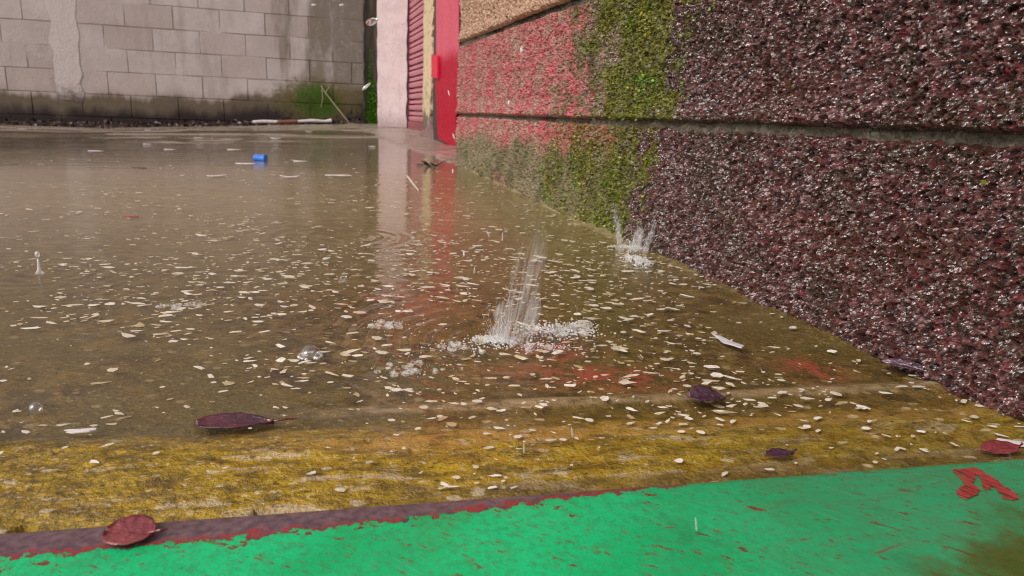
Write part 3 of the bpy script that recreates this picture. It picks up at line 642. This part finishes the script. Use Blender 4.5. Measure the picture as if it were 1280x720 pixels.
def scrap_mesh(name, size, asp=.6, curl=.15, th=.0006, n=11, seed=0, jag=.14):
    rr = random.Random(seed); top, ph = [], [rr.uniform(0, 6.3) for _ in range(3)]
    for i in range(n):
        a = 2 * math.pi * (i + rr.uniform(-.25, .25)) / n; r = .5 * size * (1 + .22 * math.sin(2 * a + ph[0]) + .16 * math.sin(3 * a + ph[1]) + rr.uniform(-jag, jag))
        x, y = r * math.cos(a), r * asp * math.sin(a); top.append((x, y, curl * size * ((x / size) ** 2 * 1.6 + .3 * (y / size) * math.sin(ph[2]))))
    ctr = (0, 0, curl * size * .02); v = [ctr] + top + [(x, y, z - th) for x, y, z in top] + [(0, 0, ctr[2] - th)]
    f = [(0, 1 + i, 1 + (i + 1) % n) for i in range(n)] + [(1 + i, 1 + n + i, 1 + n + (i + 1) % n, 1 + (i + 1) % n) for i in range(n)] + [(2 * n + 1, 1 + n + (i + 1) % n, 1 + n + i) for i in range(n)]
    return v, f
m_scrap = simple('white_scrap', (.70, .64, .63), .4, .15)
m_scrapp = simple('lilac_scrap', (.62, .50, .62), .4, .15)
m_scrapd = simple('dark_scrap', (.06, .035, .03), .5, .3)
m_scrapr = simple('red_scrap', (.38, .04, .04), .4, .3)
SCR = [((184, 163.5), .045, m_scrapp, 'lilac paper scrap nearest the foot of the back wall'), ((121, 190), .055, m_scrapp, 'long lilac paper strip on the far left of the wet floor'), ((183, 181), .04, m_scrapp, 'lilac scrap between the wall foot and the wet middle floor'),
       ((213, 188), .05, m_scrapp, 'lilac scrap right of the lilac strip'), ((269, 222), .05, m_scrap, 'crumpled white scrap left of the blue cap and nearer'), ((292, 188), .05, m_scrap, 'white sliver beyond the blue cap'),
       ((308, 206), .06, m_scrap, 'pale pink sliver just left of the blue cap'), ((345, 174), .06, m_scrap, 'white folded scrap in front of the broken white pipe'), ((375, 203), .05, m_scrap, 'white scrap right of the blue cap'),
       ((363, 223), .045, m_scrap, 'bright white crumpled scrap in front of the blue cap'), ((423, 221), .07, m_scrap, 'pinkish white torn strip in front of the pillar'), ((465, 184), .03, m_scrap, 'tiny white scrap in front of the pillar foot'),
       ((298, 205), .05, m_scrapd, 'dark leaf bit left of the blue cap'), ((138, 193), .05, m_scrapd, 'dark leaf bit beside the lilac strip'), ((176, 212), .05, m_scrapd, 'dark leaf bit on the bare left floor'), ((315, 168), .05, m_scrapd, 'dark leaf bit under the white pipe end'),
       ((165, 274), .022, m_scrapr, 'tiny red scrap on the left water'), ((28, 162), .045, m_scrap, 'white bit in the mud at the far left'), ((140, 153), .05, m_scrap, 'white lump in the mud left of centre'), ((88, 151), .04, m_scrap, 'white bit in the mud beneath the render patch'), ((317, 158), .05, m_scrap, 'white bit at the left end of the pipe'), ((386, 165), .04, m_scrap, 'pale bit right of the folded scrap'), ((249, 173), .04, m_scrap, 'small white bit far in the middle of the floor')]
for i, ((x, y), s, mt, lab) in enumerate(SCR):
    P = at(x, y); v, f = scrap_mesh('scrap', s * .75, .5, .12 if 'crumpled' in lab or 'folded' in lab or 'lump' in lab else .0, .0012, 11, 50 + i)
    o = mesh_obj('litter_scrap', v, f, mt); o.location = tuple(P + UP * (.004 if y > 160 else .03)); o.rotation_euler = (0, 0, random.uniform(-.4, .4)); tag(o, lab, 'litter', 'bits of litter on the far floor')

# ================================================================= pale flakes on the water
def flake_mat(name, a, b):
    t = NT(name); oi = t.n('ShaderNodeObjectInfo').outputs['Random']; p = t.pos(); n = t.noise(p, 350, 4)
    c = t.mix(oi, a, b); c = t.mix(t.ramp(n, .45, .75, 0, .5), c, tuple(q * .55 for q in a))
    return t.done(t.bsdf(c, .30, t.bump(n, .0004), Specular_IOR_Level=.5))
m_flake = flake_mat('pale_flake', (.60, .50, .35), (.90, .84, .74))
m_flaked = flake_mat('drowned_flake', (.44, .34, .18), (.66, .55, .36))
protos = []
for i in range(14):
    v, f = scrap_mesh('f', 1.0, random.uniform(.28, .62), random.uniform(.0, .06), .022, random.choice((6, 7, 8)), 900 + i, .30)
    me = bpy.data.meshes.new('pale_flake'); me.from_pydata(v, [], f); me.materials.append(m_flake); protos.append((me, np.array(v), f))
def dens(P):
    Y = P[1]; x = P[0]
    d = np.interp(Y, [.30, .36, .45, .60, .80, 1.0, 1.2, 1.5, 1.9, 2.4], [.7, .75, .9, 1.0, .70, .40, .24, .10, .035, .0])
    d *= np.interp(x, [-1.2, -.6, -.3, -.1, .1, .3], [.10, .35, .65, 1, 1, .75])
    return d * (.30 + 1.4 * float(smooth(.44, .60, fbm(np.array([x * 9]), np.array([Y * 9]), 500)[0])))
cand = []
while len(cand) < 3600:
    x, y = random.uniform(-1.3, .42), random.uniform(.29, 2.4); P = np.array([x, y, 0.])
    if (P - W0) @ N > -.006 or (P - SA) @ SN < .004: continue
    if random.random() > dens(P): continue
    s = min(.0118 * min(1, .45 + .75 * smooth(.35, .55, y)), max(.0018, random.lognormvariate(math.log(.0041), .62)))
    d = np.hypot(y, H); cand.append((s / d, x, y, s))
cand.sort(reverse=True)
def in_view(x, y):
    q = np.array([x, y, .03]) - CAM; w = q @ CF; px, py = 640 + FPX * (q @ CR) / w, 360 - FPX * (q @ CU) / w
    return 2 < px < 1278 and py < 716
big = [c for c in cand if in_view(c[1], c[2])][:285]; bs = set(id(c) for c in big)
def flake_lab(x, y):
    P = np.array([x, y, 0.]); v = float((P - SA) @ SN); n = -float((P - W0) @ N); r = np.hypot(x - SPL[0], y - SPL[1])
    if v < .09: return 'small pale flake stuck on the wet yellow band behind the green sill'
    if n < .07: return 'small pale flake on the water along the foot of the rough wall'
    if r < .11: return 'small pale flake floating close around the middle splash'
    if x < -.17: return 'small pale flake floating on the left side of the shallow brown water'
    if y > .85: return 'small pale flake far out on the shallow brown water'
    return 'small pale flake floating on the near shallow brown water'
def lvl(x, y):
    P = np.array([x, y, 0.]); v = float((P - SA) @ SN)
    return float(fz(x, y)) + (.0056 if v < .085 else .0038)
for (_, x, y, s) in big:
    me = random.choice(protos)[0]; o = bpy.data.objects.new('pale_flake', me); COL.objects.link(o)
    o.location = (x, y, lvl(x, y)); o.rotation_euler = (random.gauss(0, .05), random.gauss(0, .05), random.uniform(-.7, .7) if random.random() < .85 else random.uniform(0, 6.3)); o.scale = (s, s, max(s, .006))
    tag(o, flake_lab(x, y), 'flake', flake_lab(x, y).replace('small pale flake', 'pale flakes'))
def merge_flakes(lst, name, mat, dz):
    vs, fs = [], []
    for (_, x, y, s) in lst:
        _, v, f = random.choice(protos); a = random.uniform(-1.2, 1.2); R_ = np.array([[math.cos(a), -math.sin(a), 0], [math.sin(a), math.cos(a), 0], [0, 0, 1]])
        q = (v * [s, s, max(s, .006)]) @ R_.T + [x, y, lvl(x, y) + dz]; k = len(vs); vs += list(q); fs += [tuple(k + i for i in g_) for g_ in f]
    return tag(mesh_obj(name, vs, fs, mat), kind='stuff')
merge_flakes([c for c in cand if id(c) not in bs], 'flake_specks', m_flake, 0)
sub = []
while len(sub) < 700:
    x, y = random.uniform(-.9, .40), random.uniform(.34, 1.4); P = np.array([x, y, 0.])
    if (P - W0) @ N > -.006 or (P - SA) @ SN < .06 or random.random() > dens(P): continue
    sub.append((0, x, y, min(.012, random.lognormvariate(math.log(.004), .55))))
merge_flakes(sub, 'sunken_flakes', m_flaked, -.0032)

# ================================================================= fallen leaves
def leaf(name, outline, mat, loc, rz, tilt=(0, 0), stem=None, label='', cup=.0, th=.0005, fold=0.0, stem_mat=None):
    """outline: half widths along the midrib, 0..length"""
    L = outline[-1][0]; nu = 26; vs, fs = [], []
    xs = np.linspace(0, L, nu); hw = np.interp(xs, [o[0] for o in outline], [o[1] for o in outline])
    ts = np.linspace(-1, 1, 11)
    for i in range(nu):
        for t in ts:
            wob = 1 + .012 * math.sin(xs[i] / L * 13 + t)
            vs.append((xs[i] - L / 2, hw[i] * t * wob, cup * (t * t) + fold * abs(t) * hw[i] + .02 * L * math.sin(xs[i] / L * 3.2) - .0006 * math.exp(-(t / .12) ** 2) + .00016 * math.sin(9 * xs[i] / L * 3 + 6 * abs(t))))
    k = len(vs); vs += [(x, y, z - th) for x, y, z in vs]; g = grid_faces(nu, len(ts)); fs = [tuple(q) for q in g] + [tuple(q[::-1] + k) for q in g]
    rim = [i * 11 for i in range(nu)] + [(nu - 1) * 11 + j for j in range(1, 11)] + [i * 11 + 10 for i in range(nu - 2, -1, -1)] + list(range(9, 0, -1))
    fs += [(a_, rim[(i + 1) % len(rim)], rim[(i + 1) % len(rim)] + k, a_ + k)[::-1] for i, a_ in enumerate(rim)]
    root = empty(name, tuple(loc)); root.rotation_euler = (tilt[0], tilt[1], rz)
    mesh_obj('blade', vs, fs, mat, root, smooth_=True)
    mb = MB(); st = stem or .3 * L; mb.tube([(L / 2 - .002, 0, .0005), (L / 2 + st * .5, .001, .0015), (L / 2 + st, .003, .0008)], [.0006, .00055, .0003], 6); mb.build('leaf_stalk', stem_mat or mat, root)
    return tag(root, label, 'leaf', 'fallen leaves')
def leaf_mat(name, a, b, spots, rough=.25):
    t = NT(name); p = t.n('ShaderNodeTexCoord').outputs['Object']; n = t.noise(p, 120, 5, .6); n2 = t.noise(p, 45, 4); n3 = t.noise(t.mapping(p, (60, 400, 60)), 1, 3)
    c = t.mix(t.ramp(n2, .35, .65), a, b); c = t.mix(t.ramp(n, .62, .70), c, spots)
    return t.done(t.bsdf(c, rough, t.bump(t.math('ADD', t.noise(p, 380, 3), t.math('ADD', n, n3)), .0008), Specular_IOR_Level=.7))
m_l1 = leaf_mat('dark_wine_leaf', (.055, .018, .030), (.115, .020, .030), (.16, .10, .115), .22)  # pale spots paint wet highlights into the leaf colour
m_l2 = leaf_mat('red_leaf', (.17, .028, .034), (.28, .055, .055), (.10, .018, .028), .2)
m_l3 = leaf_mat('purple_leaf', (.050, .020, .035), (.085, .030, .045), (.12, .07, .08), .15)
def span(p0, p1, dz=0):
    a_, b_2 = at(*p0, dz), at(*p1, dz); d = b_2 - a_; return (a_ + b_2) / 2, float(np.linalg.norm(d[:2])), math.atan2(d[1], d[0])
c0, L0, az = span((245, 540), (343, 538))
leaf('fallen_leaf', [(0, .002), (L0 * .1, .0060), (L0 * .3, .0078), (L0 * .55, .0082), (L0 * .8, .0045), (L0, .0006)], m_l1, c0 + UP * .0044, az, (.08, 0), L0 * .28, 'long dark wine leaf with pale stalk tip lying in the left shallow water', cup=.0016)
c0, L0, az = span((133, 668), (193, 668)); c0 = on_sill(163, 669)
leaf('fallen_leaf', [(0, .001), (L0 * .08, .0055), (L0 * .25, .0088), (L0 * .5, .0098), (L0 * .75, .0082), (L0 * .93, .0045), (L0, .0006)], m_l2, c0 + UP * .0012, az - .12, (.06, .02), .004, 'rounded red leaf lying over the back edge of the green sill', cup=.0012)
c0, L0, az = span((860, 508), (906, 508))
leaf('fallen_leaf', [(0, .002), (L0 * .15, .0062), (L0 * .4, .0066), (L0 * .7, .0040), (L0, .0006)], m_l3, c0 + UP * .0062, az, (.42, .06), .004, 'small folded dark purple leaf standing in the water right of centre', fold=.5)
c0, L0, az = span((1222, 579), (1272, 576))
leaf('fallen_leaf', [(0, .0008), (L0 * .2, .0045), (L0 * .5, .0056), (L0 * .8, .0036), (L0, .0006)], m_l2, c0 + UP * .008, az, (.25, 0), .003, 'red leaf lying behind the right end of the green sill', cup=.001)
c0, L0, az = span((1100, 465), (1162, 480))
leaf('fallen_leaf', [(0, .001), (L0 * .2, .005), (L0 * .5, .006), (L0 * .8, .004), (L0, .0006)], m_l3, c0 + UP * .008, az, (.3, 0), .01, 'dark purple leaf at the foot of the maroon wall', cup=.001, fold=.3)
c0, L0, az = span((955, 585), (990, 583))
leaf('fallen_leaf', [(0, .001), (L0 * .3, .0035), (L0 * .6, .0032), (L0, .0006)], m_l3, c0 + UP * .0075, az, (.2, 0), .003, 'small dark leaf scrap on the yellow band near the sill', cup=.001)
# two paler scraps worth naming
m_pale = simple('pale_petal', (.62, .56, .60), .2, .12, 200)
for (p0, p1, lab, aspect) in (((893, 428), (926, 443), 'lilac white petal tilted on the water before the maroon wall', .45), ((80, 551), (122, 549), 'cream torn scrap lying at the left edge of the yellow band', .3), ((1240, 560), (1290, 568), 'cream torn scrap at the right end of the yellow band', .35)):
    c0, L0, az = span(p0, p1); v, f = scrap_mesh('s', L0, aspect * .75, .04, .0006, 11, int(p0[0] * 7) % 999, .24); o = mesh_obj('petal' if 'petal' in lab else 'paper_scrap', v, f, m_pale if 'petal' in lab else m_scrap); o.location = tuple(c0 + UP * .0055); o.rotation_euler = (.04, 0, az); tag(o, lab, 'petal' if 'petal' in lab else 'litter')

# ================================================================= splashes, bubble, drops
m = NT('clear_water_drop'); gl = m.n('ShaderNodeBsdfGlass'); gl.inputs['IOR'].default_value = 1.33; gl.inputs['Roughness'].default_value = .0
m_drop = m.done(gl.outputs[0])
def spray_mat(name, opaque, white):
    m = NT(name); d = m.n('ShaderNodeBsdfDiffuse'); d.inputs[0].default_value = (white, white, white, 1)
    tl = m.n('ShaderNodeBsdfTranslucent'); tl.inputs[0].default_value = (white, white, white, 1)
    a = m.n('ShaderNodeMixShader'); a.inputs[0].default_value = .4; m.set(a.inputs[1], d.outputs[0]); m.set(a.inputs[2], tl.outputs[0])
    g2 = m.n('ShaderNodeBsdfGlossy'); g2.inputs['Roughness'].default_value = .08
    b = m.n('ShaderNodeMixShader'); b.inputs[0].default_value = .25; m.set(b.inputs[1], a.outputs[0]); m.set(b.inputs[2], g2.outputs[0])
    t = m.n('ShaderNodeBsdfTransparent'); c = m.n('ShaderNodeMixShader'); c.inputs[0].default_value = opaque; m.set(c.inputs[1], t.outputs[0]); m.set(c.inputs[2], b.outputs[0])
    return m.done(c.outputs[0])
m_foam = spray_mat('white_foam', .72, .97); m_jet = spray_mat('aerated_water', .42, .97); m_mist = spray_mat('fine_spray', .28, .9)
def plume_mat(top):
    m = NT('spray_volume'); tc = m.n('ShaderNodeTexCoord').outputs['Object']; sp = m.n('ShaderNodeSeparateXYZ'); m.set(sp.inputs[0], tc)
    n1 = m.noise(m.mapping(m.mapping(tc, (1, 1, 1), (0, -.17, 0)), (460, 460, 30)), 1.0, 4, .68)
    d = m.math('MULTIPLY', m.ramp(n1, .45, .66), m.ramp(sp.outputs[2], 0, top, 190, 16))
    v = m.n('ShaderNodeVolumeScatter'); v.inputs['Color'].default_value = (.97, .97, .98, 1); m.set(v.inputs['Density'], d); v.inputs['Anisotropy'].default_value = .2
    m.t.links.new(v.outputs[0], m.out.inputs['Volume']); return m.m
m = NT('froth_volume'); tc = m.n('ShaderNodeTexCoord').outputs['Object']; v = m.n('ShaderNodeVolumeScatter'); v.inputs['Color'].default_value = (.98, .97, .97, 1)
m.set(v.inputs['Density'], m.math('MULTIPLY', m.ramp(m.noise(tc, 420, 4, .65), .44, .64), 620.0)); m.t.links.new(v.outputs[0], m.out.inputs['Volume']); m_froth = m.m
def splash(base, streams, foam, label, name='water_splash'):
    """streams: foot (x, y), height, lean to the right, width at foot and top, how many drawn-out droplets, drop radius"""
    root = empty(name, tuple(base)); mbj = MB(); k_mul, r_mul = 1.0, .34
    for (dx, dy, hgt, lean, w0, w1, k, r) in streams:
        for _ in range(int(k * k_mul)):
            t = 1 - random.random() ** .62; cl = random.gauss(0, 1)
            if random.random() < .45: cl = round(cl * 1.6) / 1.6 + random.gauss(0, .06)
            w_ = w0 + (w1 - w0) * t
            q = np.array([dx + lean * hgt * t + cl * w_, dy + random.gauss(0, w_), hgt * t]); ax = np.array([lean + cl * .05 + random.gauss(0, .05), random.gauss(0, .05), 1.0])
            rr = r * r_mul * random.uniform(.5, 1.4) * (1.15 - .5 * t)
            if random.random() < .16: mbj.ball(q, rr * random.uniform(1.4, 2.8), ax, random.uniform(1, 2), 6, 5)
            else: mbj.ball(q, rr, ax, random.uniform(3, 10), 4, 4)
    mbj.build('jet', m_jet, root, True)
    mbp = MB()
    for (dx, dy, hgt, lean, w0, w1, k, r) in streams:
        if k < 80: continue
        pts = [np.array([dx + lean * hgt * t + .0008 * math.sin(7 * t + dx * 900), dy, hgt * t - .001]) for t in np.linspace(0, 1.08, 12)]
        mbp.tube(pts, [1.6 * (w0 + (w1 - w0) * t) * (1 + .18 * math.sin(11 * t + dx * 700)) * (1 - .75 * max(0, t - .75) / .33) for t in np.linspace(0, 1.08, 12)], 12)
    if mbp.v:
        top = max(q[2] for q in streams); o = mbp.build('fine_spray', plume_mat(top), root, True)
    mbd = MB()
    for (cx, cy, sx, sy, n, r) in foam:
        for _ in range(9):
            mbd.ball((cx + random.gauss(0, sx * .7), cy + random.gauss(0, sy * .7), .0002), r * random.uniform(1.6, 3.2), UP, random.uniform(.3, .75), 12, 8)
    if mbd.v: mbd.build('froth', m_froth, root, True)['kind'] = 'stuff'
    mbf = MB()
    for (cx, cy, sx, sy, n, r) in foam:
        for _ in range(int(n * 2.2)):
            g1, g2 = random.gauss(0, 1), random.gauss(0, 1); rr = r * .72 * random.uniform(.2, 1.0) ** 1.6
            mbf.ball((cx + g1 * sx, cy + g2 * sy, .5 * rr + .0016 * math.exp(-g1 * g1 - g2 * g2) * random.random()), rr, UP, random.uniform(.5, .9), 7, 5)
    o = mbf.build('foam', m_foam, root, True); o['kind'] = 'stuff'
    return tag(root, label, 'splash', 'splashes of falling water')
b = SPL + UP * .0034
e_ = lambda x, y: (at(x, y) - SPL)[:2]
splash(b, [(-.001, 0, .078, .17, .0030, .0016, 420, .00042), (-.002, 0, .030, .05, .0045, .004, 260, .0005), (.010, .004, .098, .17, .0036, .0050, 300, .00032), (.012, .004, .045, .30, .0050, .0040, 160, .0004), (-.008, 0, .026, -.22, .0016, .0022, 70, .0004), (.0, 0, .020, -.5, .006, .01, 50, .0005), (.01, 0, .05, .5, .01, .02, 60, .00035)],
       [(*e_(622, 430), .0085, .005, 260, .0015), (*e_(690, 417), .016, .010, 420, .0016), (*e_(725, 412), .008, .010, 120, .0015), (*e_(665, 440), .022, .006, 150, .0012), (*e_(570, 440), .012, .008, 60, .0012)], 'tall white splash of falling water in the middle of the shallow water')
b2 = SPL2 + UP * .003
e2 = lambda x, y: (at(x, y) - SPL2)[:2]
splash(b2, [(-.016, .0, .060, -.22, .0026, .0018, 170, .0008), (-.002, 0, .034, .25, .0045, .003, 220, .0009), (.012, 0, .046, .25, .0028, .002, 140, .0008), (-.022, .0, .080, -.10, .0012, .002, 40, .0005)],
       [(*e2(792, 312), .016, .006, 170, .0018), (*e2(795, 330), .008, .018, 110, .0018)], 'small white splash at the foot of the mossy wall')
for px, py, k, lab in ((215, 388, .5, 'low white splash among the flakes left of centre'), (480, 412, 1., 'low white splash left of the tall middle splash'), (505, 468, .8, 'low pale splash in front of the tall middle splash')):
    c0 = at(px, py) + UP * .003
    splash(c0, [(0, 0, .010 * k, .5, .008, .012, 9, .0006), (.012, 0, .009 * k, -.5, .006, .009, 6, .0006)], [(0, 0, .018 * k, .008, int(14 * k), .0012), (.015, .006, .02 * k, .006, int(10 * k), .0011)], lab)
# clear bubble
P = at(388, 452); P[2] = wl(P); root = tag(empty('bubble', tuple(P)), 'clear round bubble resting on the water left of centre', 'bubble')
mb = MB(); mb.ball((0, 0, .001), .0072, UP, .95, 24, 16); 
m = NT('bubble_film'); fr = m.n('ShaderNodeLayerWeight'); fr.inputs[0].default_value = .55; t = m.n('ShaderNodeBsdfTransparent'); g2 = m.n('ShaderNodeBsdfGlossy'); g2.inputs['Roughness'].default_value = .03; mx = m.n('ShaderNodeMixShader')
m.set(mx.inputs[0], m.math('ADD', m.math('MULTIPLY', fr.outputs['Facing'], .6), .10)); m.set(mx.inputs[1], t.outputs[0]); m.set(mx.inputs[2], g2.outputs[0]); m_bub = m.done(mx.outputs[0])
mb.build('film', m_bub, root, True)
mb = MB()
for i in range(26): a_ = random.uniform(0, 6.3); mb.ball((.0075 * math.cos(a_), .0075 * math.sin(a_), .0006), random.uniform(.0006, .0014), UP, .7, 7, 5)
mb.build('foam_ring', m_foam, root, True)
P = at(46, 520); P[2] = wl(P); root = tag(empty('bubble', tuple(P)), 'small clear bubble near the left edge of the picture', 'bubble'); mb = MB(); mb.ball((0, 0, .001), .0036, UP, .95, 18, 12); mb.build('film', m_bub, root, True)

m_dropw = spray_mat('bright_drop', .5, .95)
DROPS = [((465, 27), 1.3, 10, 1.5, (1, .35), 'large blurred drop falling in front of the dark strip by the pillar'), ((458, 108), 1.3, 4.5, 3, (1, .8), 'slanting drop falling in front of the green algae strip'), ((392, 6), 1.2, 3, 2, (1, .1), 'drop falling before the upper back wall, nearer the dark mould'),
         ((427, 6), 1.2, 3, 2, (1, .4), 'drop falling before the mouldy upper corner of the back wall'), ((652, 62), .9, 4, 2.2, (.2, 1), 'bright drop falling before the pink block'), ((636, 128), .9, 4, 1.6, (.3, 1), 'round drop falling before the lower edge of the pink block'),
         ((561, 116), 1.1, 2.5, 3, (-.3, 1), 'short drop falling before the red sheet'), ((567, 170), 1.1, 2.5, 3, (-.3, 1), 'short drop falling before the torn foot of the red sheet'), ((428, 349), .60, 8, 1.7, (1, .6), 'large clear drop flying left over the water'), ((408, 323), .62, 4, 2.6, (1, .25), 'drop skimming the water at the left of the reflections'),
         ((580, 317), .58, 3.5, 2.2, (.1, 1), 'bright drop above the water left of the tall splash'), ((585, 364), .56, 4.5, 2, (.05, 1), 'round clear drop left of the tall splash, lower one'), ((593, 338), .56, 3, 3, (.1, 1), 'thin upright drop left of the tall splash, between the two bright ones'), ((610, 292), .60, 2.5, 4, (-.4, 1), 'thin slanting drop above and left of the tall splash'),
         ((628, 296), .60, 2.5, 5, (.05, 1), 'thin upright drop above the tall splash'), ((775, 473), .45, 6, 1.8, (-.2, 1), 'clear drop over the near water right of the tall splash'), ((799, 446), .47, 5, 2.4, (-.7, .6), 'slanting clear drop over the near water right of the tall splash'), ((947, 458), .46, 5, 2.6, (-.6, .55), 'slanting clear drop in front of the maroon wall foot'),
         ((1163, 228), .42, 5, 1.3, (.5, .8), 'clear drop in front of the maroon wall'), ((566, 214), .9, 2.5, 2.4, (.1, 1), 'drop falling just above the threshold'), ((655, 560), .33, 4, 4, (0, 1), 'thin drop falling over the yellow band'), ((715, 540), .34, 4, 4, (-.15, 1), 'thin drop falling over the yellow band, right hand one'), ((870, 655), .27, 4, 5, (-.08, 1), 'thin drop falling over the green sill')]
for (px, py), Y, r, st, ax, lab in DROPS:
    P = atY(px, py, Y); d = ax[0] * CR + ax[1] * CU; mb = MB(); R_ = r * .5 * Y / FPX; mb.ball((0, 0, 0), R_, d, st, 14, 12, .35)
    o = mb.build('water_drop', m_drop if 'clear' in lab or 'blurred' in lab else m_mist if 'thin' in lab else m_dropw, None, True); o.location = tuple(P); tag(o, lab, 'water drop', 'water drops in the air')
P = at(50, 347); P[2] = wl(P); mb = MB(); mb.tube([(0, 0, 0), (0, 0, .004), (0, 0, .010), (0, 0, .014)], [.004, .0014, .0009, .0007], 9); mb.ball((0, 0, .018), .0022, UP, 1.3, 10, 8)
o = mb.build('water_jet', m_dropw, None, True); o.location = tuple(P); tag(o, 'tiny upright rebound jet on the far left water', 'water jet')

# ================================================================= light, air, camera
w = bpy.data.worlds.new('World'); sc.world = w; w.use_nodes = True; nt = w.node_tree; bg = nt.nodes['Background']
sky = nt.nodes.new('ShaderNodeTexSky'); sky.sky_type = 'NISHITA'; sky.sun_disc = False
EL, AZ = math.radians(40), math.radians(228)
sky.sun_elevation = EL; sky.sun_rotation = AZ; sky.air_density = 1.0; sky.dust_density = 2.5
hs = nt.nodes.new('ShaderNodeHueSaturation'); hs.inputs['Saturation'].default_value = .22
tint = nt.nodes.new('ShaderNodeMix'); tint.data_type = 'RGBA'; tint.blend_type = 'MULTIPLY'; tint.inputs[0].default_value = 1; tint.inputs[7].default_value = (1, .945, .915, 1)
nt.links.new(sky.outputs[0], hs.inputs['Color']); nt.links.new(hs.outputs[0], tint.inputs[6]); nt.links.new(tint.outputs[2], bg.inputs['Color'])
bg.inputs['Strength'].default_value = .115
sl = bpy.data.lights.new('sun', 'SUN'); sl.energy = 1.5; sl.angle = math.radians(20); sl.color = (1, .95, .90); so = bpy.data.objects.new('sun', sl); COL.objects.link(so)
sd = Vector((math.sin(AZ) * math.cos(EL), math.cos(AZ) * math.cos(EL), math.sin(EL)))
so.rotation_euler = sd.to_track_quat('Z', 'Y').to_euler()

cd = bpy.data.cameras.new('camera'); cam = bpy.data.objects.new('camera', cd); COL.objects.link(cam)
cd.sensor_width = 36; cd.lens = 36 * FPX / 1280; cd.clip_start = .01; cd.clip_end = 300
Mx = Matrix(((CR[0], CU[0], -CF[0], 0), (CR[1], CU[1], -CF[1], 0), (CR[2], CU[2], -CF[2], H), (0, 0, 0, 1)))
cam.matrix_world = Mx; sc.camera = cam
cd.dof.use_dof = True; cd.dof.focus_distance = .50; cd.dof.aperture_fstop = 20
sc.view_settings.view_transform = 'Standard'; sc.view_settings.look = 'None'; sc.view_settings.exposure = 0.48; sc.view_settings.gamma = 1
sc.render.film_transparent = False
sc.cycles.use_denoising = True; sc.cycles.filter_width = 1.1; sc.cycles.max_bounces = 10; sc.cycles.volume_bounces = 8; sc.cycles.transparent_max_bounces = 24
